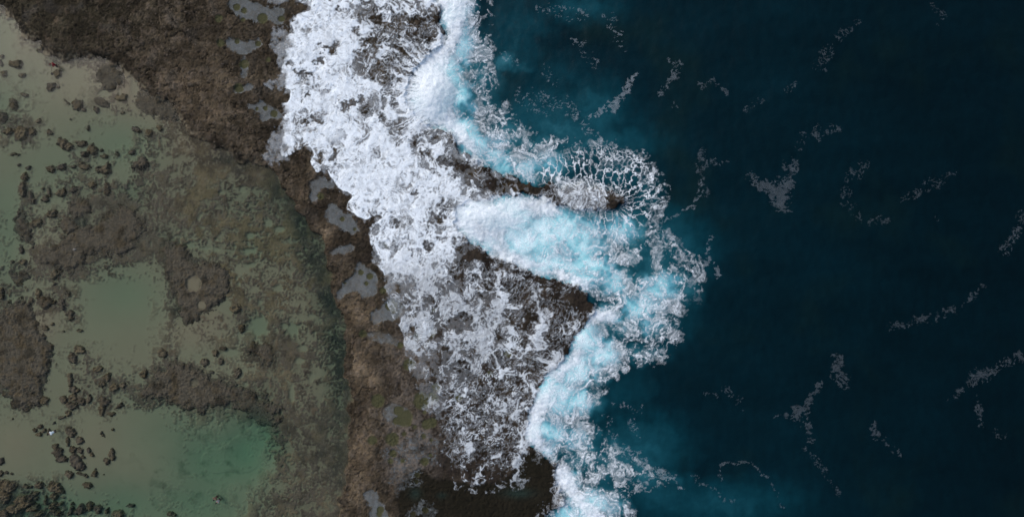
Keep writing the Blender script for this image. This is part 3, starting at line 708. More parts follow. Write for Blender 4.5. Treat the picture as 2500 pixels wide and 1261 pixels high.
# runnels over wet rock: short curls stretched along the drainage
U2 = (X + 7 * wq1 + 3.5 * wf1) * .92 + (Y) * .38; V2 = (Y + 7 * wq2 + 3.5 * wf2) * .92 - X * .38
ld = thread(perlin(U2 / 7.5, V2 / 11, 247), 1.45); le = thread(perlin(U2 / 13, V2 / 17, 248) + .2 * wf1, 1.7)
curls = np.maximum(ld * ss(-.25, .35, fbm(X, Y, 11, 2, 249)), .9 * le * md2)
ST = np.clip(np.maximum.reduce([F.soft([(880, 20), (960, 0), (1040, 10), (1090, 80), (1050, 140), (1000, 200), (940, 230), (880, 200), (860, 100)], 14, 0, e=.35), F.soft([(1060, 640), (1180, 610), (1330, 660), (1460, 720), (1440, 790), (1390, 880), (1310, 960), (1280, 1050), (1300, 1120), (1250, 1190), (1080, 1180), (1080, 1000), (1120, 940), (1240, 880), (1260, 740), (1120, 700)], 14, 0, e=.35)]), 0, 1)
LOW = ss(600, 700, Y) * landF * (1 - ST)
curls = np.maximum(.80 * curls * (.45 + .55 * hairs), .85 * hairs * ss(-.5, .3, fbm(X, Y, 30, 3, 276)))
lines = np.maximum(lines * (1 - .5 * LOW), .9 * curls * LOW)
lines = lines * (1 - ST) + curls * ST
# nets where a wave has just drained off the promontory: strands run outwards from the bare rock
tx = np.clip((X - 1310) / 190., 0, 1); segx = 1310 + 190 * tx; segy = 470 + 26 * tx
dx_, dy_ = X - segx, Y - segy; rr = np.sqrt(dx_ * dx_ + dy_ * dy_)
th = np.arctan2(dx_, -dy_)
sc_ = segx * .8 + th * 52 * ss(0.0, .3, np.abs(th) * (tx > .98)) + (dy_ > 0) * 300
na, nb, _ = worley(sc_ + 7 * wp1 + 3.5 * wf1 + .10 * rr, rr * .40 + 5 * wq2 + 3 * wf2 + 400, 12.0, 31)
net = 1 - ss(.02, .24, nb - na)
na, nb, _ = worley(X + 8 * wq1 + 3 * wf1, Y + 8 * wq2 + 3 * wf2, 17, 32)
net2 = 1 - ss(.02, .22, nb - na)
NET = F.soft([(1300, 440), (1320, 390), (1400, 362), (1480, 348), (1560, 372), (1602, 420), (1622, 470), (1602, 530), (1550, 565), (1450, 560), (1400, 530), (1330, 485)], 9, .2, 40, 33, .35)
nmod = ss(-.6, .3, fbm(U, V, 34, 2, 250))
netl = (.62 + .38 * ss(6, 40, rr)) * np.maximum.reduce([net * (.55 + .45 * nmod), .8 * net2 * nmod * ss(70, 120, rr), .5 * lb * md2 * ss(60, 110, rr), .7 * hairs * ss(60, 20, rr)])
lines = lines * (1 - NET) + netl * NET
# veil of thin froth between the strands
base = rank(.75 * big + .40 * r1 ** 2 + .30 * r2 + .25 * r3 + .15 * wf1)
Dm = np.clip(D * 1.04 - .02, 0, 1.05) * (1 - .55 * NET) * (1 - .45 * ST)
veil = ss(1 - Dm - .36, 1 - Dm + .30, base)
near = ss(1 - Dm * 1.15 - .42, 1 - Dm * 1.15 + .02, base)
near = np.maximum(near, .85 * np.maximum(ST, NET) * ss(.12, .45, D))
vmax = .34 + .60 * landF
cover = 1 - (1 - vmax * (1 - .75 * NET) * (1 - .55 * LOW) * veil ** 1.2 * (1 - (1 - landF) * .38 * ss(.8, .1, lb_))) * (1 - .97 * np.clip(lines, 0, 1) ** (1 + .5 * (1 - landF)) * near * (.22 + .78 * ss(.05, .50, D)))
# little dark slots and bubbles where the froth is open
ha, hb, _ = worley(U * 1.0 + 2 * wf1, V * 1.5 + 3 * wf2, 11, 44)
slot = ss(.34, .16, ha + .10 * wf2) * ss(-.25, .35, fbm(U, V, 30, 2, 251)) * (1 - lines)
cover = cover * (1 - .62 * slot * ss(1.0, .80, D * .93) * (1 - .5 * ST))
mott = ss(-.7, .6, fbm(U, V, 14, 3, 252) + .5 * wf1)
cover = cover * (.90 + .10 * np.maximum(mott, lines))
cover = np.maximum(cover, .90 * ss(.72, .95, D) * (1 - .50 * slot) * (.52 + .48 * landF))
ENV = F.soft([(700, -300), (1192, -300), (1196, 0), (1200, 60), (1204, 130), (1214, 200), (1238, 260), (1270, 304), (1320, 335), (1400, 345), (1480, 338), (1560, 362), (1608, 408), (1628, 470), (1614, 530), (1604, 552), (1640, 575), (1690, 625), (1735, 640), (1742, 680), (1690, 712), (1662, 740), (1668, 810), (1656, 866), (1590, 888), (1530, 893), (1500, 922), (1465, 958), (1438, 1000), (1452, 1052), (1520, 1092), (1600, 1140), (1655, 1190), (1590, 1200), (1530, 1195), (1545, 1260), (1560, 1500), (700, 1500)], 9, .55, 22, 260, .34)
cover = cover * (1 - .22 * NET * ss(30, 8, rr))
lowm = F.soft([(1080, 930), (1120, 880), (1200, 900), (1290, 900), (1310, 940), (1285, 1000), (1276, 1050), (1290, 1090), (1262, 1130), (1245, 1172), (1180, 1178), (1110, 1165), (1078, 1120), (1085, 1040)], 9, .5, 24, 291, .35)
hairm = F.soft([(1130, 640), (1190, 640), (1320, 680), (1420, 712), (1440, 750), (1400, 810), (1388, 858), (1330, 905), (1290, 930), (1270, 860), (1300, 780), (1230, 720), (1150, 690)], 9, .5, 24, 292, .35)
fine = np.maximum(.8 * ss(.76, .99, rank(lic(vx_, vy_, wn0, 4, 1.0))), .95 * ld * ss(-.35, .35, fbm(X, Y, 10, 2, 293)))
cover = np.maximum(cover, lowm * (.03 + .80 * fine * (.20 + .80 * ss(-.5, .6, fbm(X, Y, 36, 4, 294)))) * ss(1185, 1060, Y + 30 * wq1))
cover = np.maximum(cover, hairm * (.02 + .46 * fine * (.20 + .80 * ss(-.5, .6, fbm(X, Y, 30, 3, 295)))))
spitm = F.soft([(1345, 440), (1420, 440), (1478, 448), (1484, 512), (1420, 525), (1370, 505)], 6, .5, 16, 290, .35)
cover = np.maximum(cover, spitm * (.16 + .55 * hairs + .45 * strand))
cover = np.where(D < .03, 0, cover) * ENV
lace = base
tex_w = .86 + .14 * ss(.1, .9, r2 + .5 * lines)

# lobed swash front on the shelf (cauliflower edge)
FRONT = [(640, -400), (636, -5), (652, 8), (656, 30), (676, 18), (690, 10), (730, 8), (768, 22), (760, 34), (730, 40), (714, 48), (712, 66), (716, 80), (706, 78), (694, 70), (680, 74), (664, 70), (659, 82), (668, 92), (678, 98), (676, 108), (662, 114), (658, 124), (668, 134), (692, 138),
         (682, 148), (679, 160), (684, 176), (700, 182), (700, 192), (690, 202), (662, 196), (645, 202), (644, 214), (662, 222), (690, 218), (716, 220), (714, 236), (710, 256), (684, 256), (690, 270), (710, 276), (700, 286), (690, 284), (694, 300), (684, 316), (668, 328), (664, 344), (652, 366), (648, 386), (634, 404),
         (664, 404), (690, 398), (712, 378), (742, 362), (762, 358), (775, 376), (762, 396), (772, 410), (778, 424), (800, 408), (806, 424), (822, 444), (832, 464), (858, 468), (868, 482), (850, 498), (848, 510), (868, 520), (884, 532), (900, 536), (920, 522), (945, 530), (920, 545), (904, 556), (906, 585), (914, 604), (926, 620), (900, 640),
         (935, 650), (945, 690), (950, 760), (985, 800), (990, 840), (1000, 900), (1010, 930), (1030, 1000), (1070, 1010), (1080, 1100), (1070, 1150), (1110, 1200), (1300, 1200), (1300, 1700), (2400, 1700), (2400, -400)]
m = blur(F.poly(FRONT, 1), 2)
fa, fb, _ = worley(X + 3 * wq1, Y + 3 * wq2, 17, 41)
FR = ss(.26, .48, m + .42 * (.42 - fa) * (4 * m * (1 - m)) ** .5 * 1.2)
front_rim = ss(.25, .55, FR) * (1 - ss(.5, .98, blur(FR, 4)))
cover = cover * FR
fw = blur(F.poly(FRONT, 1), 9)
film = ss(.30, .75, fw + .34 * wq1 + .22 * wf1) * ss(-.5, .5, fbm(X, Y, 26, 4, 255) + .35 * landF) * landF
film *= (1 - .65 * ss(640, 740, Y) * ss(930, 1010, X))
film *= 1 - F.soft([(1290, 425), (1340, 440), (1440, 448), (1510, 460), (1560, 495), (1510, 525), (1420, 530), (1340, 505), (1290, 480)], 5)
film *= np.clip(ss(560, 700, X) * (1 - .75 * ST) * ss(1190, 1120, Y), 0, 1)
# dark rock islands standing out of the froth
BARE = [(725, 22, 36, 10, 8), (815, 118, 20, 12, -15), (785, 152, 9, 8), (757, 187, 12, 9), (738, 178, 10, 7), (862, 256, 38, 7, -25), (895, 272, 16, 9, 20), (935, 292, 12, 12), (780, 297, 14, 8, 25), (742, 302, 18, 6), (712, 162, 8, 6), (752, 240, 6, 14, 30), (735, 372, 20, 14), (785, 390, 10, 10), (822, 380, 8, 12),
        (962, 252, 10, 12), (955, 232, 12, 8, 20), (945, 205, 8, 5), (980, 305, 18, 20, 20), (1000, 290, 6, 12), (1015, 345, 8, 16), (1040, 375, 16, 12), (1103, 345, 10, 16, -10), (1060, 340, 8, 8), (1092, 395, 22, 14, 20), (1130, 405, 26, 14, 20), (1180, 425, 30, 16, 20), (1205, 450, 40, 20, 10), (1275, 452, 44, 14, 15), (1160, 480, 10, 8), (1260, 470, 10, 8),
        (1020, 470, 8, 8), (1093, 503, 10, 6), (1086, 527, 13, 7, -10), (1066, 545, 20, 11, 10), (1070, 535, 8, 8), (1136, 592, 20, 12), (1150, 615, 36, 16, 20), (1045, 600, 16, 8, 20), (970, 545, 12, 8), (1240, 640, 24, 8, 20), (1300, 672, 50, 9, 8), (1385, 702, 50, 20, 18), (1420, 735, 28, 24), (1370, 720, 34, 16), (1295, 772, 20, 11, 20), (1440, 700, 8, 6),
        (1500, 489, 22, 8, 12), (1485, 480, 8, 8), (1417, 516, 6, 3), (1065, 40, 16, 22), (1080, 80, 10, 14), (975, 120, 26, 8, 20), (925, 55, 14, 12), (1020, 60, 24, 14), (1320, 1140, 40, 24), (1300, 1105, 16, 10), (1190, 700, 16, 6), (840, 30, 10, 6), (910, 105, 18, 12), (915, 115, 10, 12)]
bare = F.blobs([(b[0], b[1], b[2] * 1.25, b[3] * 1.25, 1.0, b[4] if len(b) > 4 else 0) for b in BARE])
bare = np.maximum(bare, .95 * blur(F.poly([(1080, 378), (1120, 385), (1165, 410), (1200, 425), (1250, 440), (1310, 465), (1350, 484), (1280, 474), (1230, 476), (1190, 472), (1150, 452), (1110, 424)], 1), 4))
bare = np.maximum(bare, .95 * blur(F.poly([(1100, 590), (1140, 585), (1180, 612), (1260, 655), (1340, 672), (1400, 695), (1450, 735), (1440, 768), (1400, 760), (1370, 722), (1320, 700), (1260, 672), (1200, 650), (1140, 625)], 1), 7))
bare = sample(F, bare, X + 12 * wq1 + 6 * wf1, Y + 12 * wq2 + 6 * wf2)
bare = ss(.36, .70, bare + .26 * wq1 + .26 * (lace - .5) + .12 * wf1)
cover *= 1 - bare * (.62 + .3 * ss(.9, .4, lines))
# breaking crest: dense, with a crisp shoreward edge
CREST = [[(990, -400), (1010, -90), (1060, -10), (1078, 20), (1082, 50), (1092, 70), (1098, 92), (1086, 110), (1060, 120), (1040, 135), (1028, 160), (1020, 180), (1015, 215), (1024, 250), (1040, 290), (1060, 308), (1090, 316), (1112, 330), (1118, 352), (1140, 360), (1165, 385), (1180, 390), (1160, 340), (1140, 320), (1130, 305), (1110, 280), (1105, 230), (1090, 190), (1095, 150), (1110, 120), (1130, 95), (1140, 60), (1142, 10), (1140, -90), (1120, -400)],
         [(1100, 512), (1130, 495), (1165, 508), (1190, 500), (1215, 492), (1250, 482), (1300, 480), (1330, 490), (1370, 505), (1390, 520), (1340, 528), (1290, 530), (1250, 545), (1230, 580), (1250, 610), (1300, 635), (1350, 650), (1400, 670), (1440, 690), (1450, 705), (1430, 712), (1390, 690), (1330, 668), (1270, 655), (1225, 635), (1200, 610), (1170, 590), (1130, 570), (1100, 545)],
         [(1452, 752), (1440, 776), (1404, 820), (1398, 855), (1400, 868), (1352, 905), (1335, 940), (1300, 985), (1275, 1045), (1284, 1072), (1315, 1090), (1330, 1112), (1362, 1118), (1350, 1095), (1325, 1070), (1318, 1035), (1335, 1000), (1355, 985), (1345, 950), (1370, 915), (1420, 890), (1425, 850), (1420, 810), (1455, 785), (1500, 785), (1520, 765), (1495, 755)],
         [(1362, 1122), (1356, 1150), (1350, 1180), (1375, 1190), (1390, 1215), (1420, 1240), (1430, 1320), (1400, 1700), (1480, 1700), (1500, 1320), (1480, 1250), (1440, 1225), (1410, 1190), (1400, 1150), (1380, 1130)]]
crest = np.zeros(X.shape, f32)
for i, p in enumerate(CREST):
    mm = blur(F.poly(p, 1), 7)
    hair = fbm(X + 5 * wf1, Y + 5 * wf2, 9, 3, 231 + i)
    crest = np.maximum(crest, ss(.22, .85, mm + (.34 * hair + .22 * wq1) * (4 * mm * (1 - mm)) ** .5))
crest *= .66 + .34 * np.maximum(.9 * mott, lines)
# feathered spray thrown shorewards by the two big splashes
def splash(cx, cy, a0, a1, R, seed, ky=1.0):
    t = np.arctan2((Y - cy) * ky, X - cx); r = np.sqrt((X - cx) ** 2 + ((Y - cy) * ky) ** 2)
    t = np.where(t < 0, t + 2 * np.pi, t) + .05 * wq1
    r = r + 5 * wf1 + 6 * wq2
    ed = R * (.74 + .22 * perlin(t * 6, t * 0 + seed, seed) + .34 * perlin(t * 17, r / 190, seed + 1) + .26 * perlin(t * 40, r / 130, seed + 2) + .10 * perlin(t * 90, r / 80, seed + 5))
    fil = perlin(t * 34, r / 70, seed + 3) + .8 * perlin(t * 75, r / 46, seed + 4)
    aw = ss(a0, a0 + .35, t) * ss(a1, a1 - .35, t)
    out = ss(.30, .95, r / (R * .85))
    core = ss(1.12, .80, r / ed)
    return np.clip(core, 0, 1) * aw * np.clip(.93 + .55 * np.minimum(fil, .1) * out, .15, 1)
spray = np.maximum.reduce([splash(1130, 238, 2.2, 4.3, 205, 61, 1.1), splash(1290, 540, 2.5, 3.9, 225, 62, 1.5), splash(1440, 925, 2.4, 4.0, 140, 63, 1.1) * .7 * ss(1395, 1350, X)])
cover = np.maximum(cover * tex_w, np.maximum(crest * (.88 + .12 * lace), spray * .94))
cover = np.clip(cover + .25 * front_rim * cover, 0, 1)
cover = np.maximum(cover, film * (.24 + .08 * wf1) * (1 - .7 * bare))
# aerated sea shows through the froth on the seaward side: open the middle of the churned pools
coast_in = sample(T, ss(.4, .6, S), X, Y)
thin = F.blobs([(1132, 235, 34, 58, .95), (1095, 250, 30, 40, .45), (1255, 595, 60, 26, .55), (1215, 545, 50, 24, .40), (1300, 545, 60, 26, .5), (1130, 238, 26, 44, .9), (1100, 175, 14, 20, .4), (1270, 520, 50, 22, .55), (1270, 600, 40, 18, .4), (1330, 655, 26, 10, .8), (1380, 545, 30, 26, .4), (1440, 580, 22, 50, .45), (1345, 1055, 26, 22, .5), (1440, 860, 22, 20, .3), (1170, 345, 40, 16, .35, 35), (1500, 800, 40, 18, .55), (1470, 790, 26, 12, .4)])
cover *= 1 - thin * (1 - .5 * r2)
landz = sample(T, TZ, X, Y); seaz = sea_height(F)
base_z = np.maximum(landz, seaz)
base_z = np.maximum(base_z - .03, blur(base_z, 3))
heap = blur(cover, 5)
foam_z = base_z + .035 + .05 * cover + .12 * np.maximum(crest, spray * .6) * fbm(X, Y, 13, 3, 261) + .14 * heap + .015 * lines * heap + .45 * F.blobs([(1050, 240, 60, 55, 1.), (985, 235, 40, 30, .5), (1180, 525, 70, 35, .8), (1380, 930, 30, 40, .4)]) * blur(spray, 12)

fcov = np.maximum.reduce([cover[1:, 1:], cover[:-1, 1:], cover[1:, :-1], cover[:-1, :-1]])
keepf = fcov > .07
onland = sample(T, S, X, Y)[1:, 1:] > .5
crestf = np.maximum(crest, spray)[1:, 1:] > .4
Xc, Yc = X[1:, 1:], Y[1:, 1:]
netf = NET[1:, 1:] > .5
sets = [("wash_foam", onland & ~crestf & ~netf, "white foamy wash spread over the wet brown rock shelf", "foam", "stuff"),
        ("breaking_wave", (~onland | crestf) & ~netf & (Yc < 450), "bursting wave with turquoise heart in the upper cove, throwing feathered spray", "wave", None),
        ("breaking_wave", (~onland | crestf) & ~netf & (Yc >= 450) & (Yc < 742 - (Xc - 1450) * .0), "wide pale turquoise wave surging into the middle gully below the foam-netted point", "wave", None),
        ("breaking_wave", (~onland | crestf) & ~netf & (Yc >= 742), "curling wave foaming along the dark lower rock edge below the rock's sharp tip", "wave", None),
        ("backwash", netf, "net of white strands draining off the rocky point around a bare dark rock", "foam", None)]
for nm, msk, lab, cat, kind in sets:
    o = grid_mesh(nm, X, Y, foam_z, keepf & msk, MAT_FOAM, {"cover": cover})
    tag(o, lab, cat, "breaking waves along the rock" if nm == "breaking_wave" else None, kind)

# ------------------------------------------------------------------ tide pools: milky film over dished rock
MAT_POOL = foam_material("milky_pool_water", (.205, .228, .230), 1.0, 2.0, .92, 1.0)
POOL_LAB = {"upper": "grey milky tide pool with olive holes at the top beside the foam", "second": "grey rounded tide pool with two dark pits beside the foam lobe", "channel": "narrow grey tide pool running like a channel below the rounded pool",
            "small": "small flat grey tide pool in brown rock below the narrow channel", "fourth": "pale grey tide pool with three olive holes in a slanting row", "fifth": "bent grey tide pool wrapped round brown rock at the foam edge", "sixth": "long blue-grey tide pool slanting between brown rock and white foam",
            "star": "large pale star-shaped tide pool with three olive holes at the shelf edge", "olive": "grey tide pool holding one big olive hole beside the lacy foam", "two_dots": "pair of tiny joined pale tide pools on bare tan rock", "ledge": "thin lacy tide pool strung along the brown ledge",
            "double": "grey tide pool around a large kidney-shaped olive hole", "crust": "broad mauve-grey scummy pool with many round olive holes", "south": "pale tide pool with a green-eyed pit at the bottom of the shelf", "low": "ragged grey scum pool beside the black water at the bottom"}
for i, (k, p) in enumerate(TPOOLS.items()):
    pa = np.asarray(p)
    g = Grid(np.arange(pa[:, 0].min() - 10, pa[:, 0].max() + 10, 1.5), np.arange(pa[:, 1].min() - 10, pa[:, 1].max() + 10, 1.5))
    mk = g.soft(p, 3, .65, 12, 20 + i, .30)
    mk = sample(g, mk, g.X + 6 * fbm(g.X, g.Y, 18, 3, 370), g.Y + 6 * fbm(g.X, g.Y, 18, 3, 371))
    oh = sample(T, olivehole, g.X, g.Y)
    mk = mk * (1 - .92 * ss(.35, .75, oh))
    ff = fbm(g.X, g.Y, 7, 3, 300 + i)
    mk = ss(.0, .9, mk + .22 * fbm(g.X, g.Y, 6, 3, 372) * (4 * mk * (1 - mk)) ** .5) * (.38 + .16 * ff + .10 * fbm(g.X, g.Y, 16, 3, 373) + .08 * fbm(g.X, g.Y, 30, 2, 360 + i) + (.15 if k in ("crust", "low", "ledge") else 0) * fbm(g.X, g.Y, 4, 2, 340))
    if k in ("crust", "low", "ledge", "double"):
        mk = mk * (.24 + .85 * ss(-.35, .7, fbm(g.X, g.Y, 20, 5, 350, .65))) + .30 * mk * ss(.72, .95, ridged(g.X + 3 * ff, g.Y + 3 * ff, 14, 2, 351))
        wa, wb, wi = worley(g.X, g.Y, 17, 352)
        mk = mk * (1 - .8 * ss(.30, .22, wa) * (wi % 3 == 0))
    zz = sample(T, TZ, g.X, g.Y); lvl = .66
    zz = np.maximum(blur(zz, 2) + .02, lvl)
    fk = np.maximum.reduce([mk[1:, 1:], mk[:-1, 1:], mk[1:, :-1], mk[:-1, :-1]]) > .1
    o = grid_mesh("tide_pool", g.X, g.Y, zz, fk, MAT_POOL, {"cover": np.clip(mk, 0, 1)})
    tag(o, POOL_LAB[k], "tide pool", "tide pools along the rock shelf")

# ------------------------------------------------------------------ reef outcrops and boulders
def rock_heightfield(name, outline, height, seed, cell=1.6, col=(.082, .075, .062), flat=.42, brown=.3, lob=1.0):
    pa = np.asarray(outline, float)
    g = Grid(np.arange(pa[:, 0].min() - 8, pa[:, 0].max() + 8, cell), np.arange(pa[:, 1].min() - 8, pa[:, 1].max() + 8, cell))
    size = min(np.ptp(pa[:, 0]), np.ptp(pa[:, 1]))
    wsc = max(6, min(15, size * .35))
    nm_ = fbm(g.X, g.Y, wsc, 3, seed); nf = fbm(g.X, g.Y, 5, 3, seed + 1)
    a1, b1, _ = worley(g.X + 3 * nm_, g.Y + 3 * nf, wsc, seed)
    r = max(1, int(size * .16 / cell))
    mk = blur(g.poly(outline, 1), min(r, 9 if size > 40 else 5))
    ng = fbm(g.X, g.Y, 22, 3, seed + 2) * (size > 40)
    e = mk + lob * (.24 * (.45 - a1) + .16 * nm_ + .14 * nf + .42 * ng) * (4 * mk * (1 - mk) + .04) ** .5
    prof = np.clip((e - .36) / .5, 0, 1)
    prof = np.sqrt(prof) * flat + prof * (1 - flat)
    base = sample(T, TZ, g.X, g.Y)
    z = base.mean() * 0 + base - .15 + (height + .15) * prof + prof * (.20 * height * nm_ + .12 * height * (.5 - a1) * 2 + .09 * height * nf) - .10 * height * (1 - ss(0, .12, b1 - a1)) * prof
    keep = np.maximum.reduce([e[1:, 1:], e[:-1, 1:], e[1:, :-1], e[:-1, :-1]]) > .36
    cc = np.broadcast_to(np.asarray(col, f32), g.X.shape + (3,)).copy()
    cc = mixc(cc, [.085, .066, .040], brown * ss(-.2, .8, perlin(g.X / 17, g.Y / 17, seed + 3) + .4 * nf))
    cc = mixc(cc, [.032, .028, .021], .5 * ss(.1, .8, perlin(g.X / 22, g.Y / 22, seed + 4) + .5 * nf))
    cc = mixc(cc, [.16, .14, .12], .7 * ss(.66, .95, perlin(g.X / 4, g.Y / 4, seed + 5) + .3 * nm_))
    c9, d9, _ = worley(g.X + 4 * nm_, g.Y + 4 * nf, 9, seed + 7)
    z = z + prof * (.05 * (.5 - c9) + .03 * nf) - .05 * prof * (1 - ss(0, .10, d9 - c9)) * (nm_ > 0)
    cc = mixc(cc, [.024, .022, .018], .6 * (1 - ss(.0, .14, d9 - c9)) * ss(-.2, .5, nm_))
    cc = mixc(cc, [.060, .046, .026], .5 * ss(.1, .7, fbm(g.X, g.Y, 34, 3, seed + 8)))
    cc = mixc(cc, [.020, .018, .013], .65 * ss(.25, .8, fbm(g.X, g.Y, 40, 4, seed + 9)) * (size > 40))
    cc = cc * (1 + .18 * nf + .10 * fbm(g.X, g.Y, 3, 2, seed + 6))[..., None]
    cc = np.clip(cc * np.array([1.0, .98, .87], f32) * .94, .012, 1)
    return g, z, keep, cc

def outcrop(name, outline, height, seed, label, cat, group=None, holes=(), **kw):
    g, z, keep, cc = rock_heightfield(name, outline, height, seed, **kw)
    for (hx, hy, r) in holes:
        d = np.sqrt((g.X - hx) ** 2 + (g.Y - hy) ** 2) / r + .15 * fbm(g.X, g.Y, 9, 2, seed + 9)
        h = 1 - ss(.85, 1.1, d); z = z * (1 - h) + (sample(T, TZ, g.X, g.Y) - .04) * h; cc = mixc(cc, [.186, .160, .108], h)
    o = grid_mesh(name, g.X, g.Y, z, keep, MAT_REEF, color=cc)
    return tag(o, label, cat, group)

OUT = [
 ([(-60, 800), (0, 762), (18, 742), (30, 738), (52, 724), (74, 736), (92, 768), (100, 800), (112, 828), (126, 850), (136, 866), (130, 884), (118, 902), (108, 932), (96, 958), (100, 984), (88, 1002), (76, 988), (52, 1004), (30, 996), (26, 976), (14, 958), (0, 930), (-60, 930)], .34, "large dark reef mass with ochre patches jutting in at the frame's edge", ()),
 ([(80, 640), (98, 612), (128, 600), (150, 585), (170, 566), (186, 552), (225, 550), (255, 530), (280, 505), (310, 500), (345, 520), (352, 560), (340, 600), (300, 628), (262, 622), (236, 612), (214, 630), (196, 660), (166, 672), (146, 650), (112, 652)], .30, "broad rugged reef mass with a white stone above the round sandy pool", ()),
 ([(394, 590), (420, 582), (446, 596), (470, 640), (520, 636), (556, 652), (572, 684), (556, 722), (530, 742), (508, 764), (482, 782), (452, 806), (434, 796), (442, 760), (424, 724), (412, 684), (400, 640)], .30, "dark L-shaped reef holding two round sand-filled ponds", ((475, 692, 20), (494, 744, 11))),
 ([(330, 968), (345, 942), (366, 946), (382, 902), (420, 880), (452, 886), (486, 894), (502, 912), (560, 932), (600, 950), (650, 974), (690, 980), (690, 1010), (668, 1048), (640, 1052), (604, 1012), (566, 994), (536, 986), (508, 1000), (470, 1006), (432, 992), (402, 970), (362, 978)], .32, "long dark reef ridge curving round the upper rim of the teal pool", ((477, 932, 11),)),
 ([(590, 846), (604, 834), (640, 838), (668, 846), (676, 868), (668, 900), (650, 896), (630, 868), (604, 862)], .26, "brown-topped reef knob between sand flats, right of the pale pools", ()),
 ([(160, 500), (178, 486), (210, 482), (228, 498), (224, 520), (196, 532), (172, 524)], .28, "round grey reef hump just above the big reef mass", ()),
 ([(26, 548), (40, 520), (58, 512), (66, 536), (74, 556), (82, 574), (84, 600), (80, 614), (72, 608), (72, 586), (58, 584), (38, 572)], .30, "grey hooked reef rock with a long tail pointing down", ()),
 ([(136, 546), (150, 532), (172, 530), (190, 546), (190, 566), (170, 572), (146, 562)], .30, "dark brown-crowned reef rock against the big reef mass", ()),
 ([(228, 240), (240, 236), (266, 246), (272, 262), (256, 266), (236, 256)], .26, "dark leaf-shaped reef rock under the shelf's sandy inlet", ()),
 ([(330, 232), (350, 222), (385, 236), (420, 252), (440, 270), (436, 300), (412, 296), (372, 284), (346, 288), (334, 264)], .22, "flat grey reef apron fringing the shelf beside the sand", ()),
 ([(244, 160), (262, 152), (300, 170), (312, 196), (286, 200), (282, 232), (262, 226), (240, 200), (234, 184)], .22, "flat grey reef tongue running down from the shelf into sand", ()),
 ([(40, 690), (14, 664), (22, 654), (32, 672), (46, 664), (54, 656), (70, 668), (72, 682), (56, 690), (40, 698), (22, 694)], .30, "dark W-shaped reef rock in pale sand below the hooked rock", ()),
]
for i, (pl, h, lab, holes) in enumerate(OUT):
    outcrop("reef_outcrop", pl, h * 1.05, 400 + i * 7, lab, "reef", "reef outcrops in the lagoon", holes, brown=.25 if i not in (0, 4, 7) else .6)

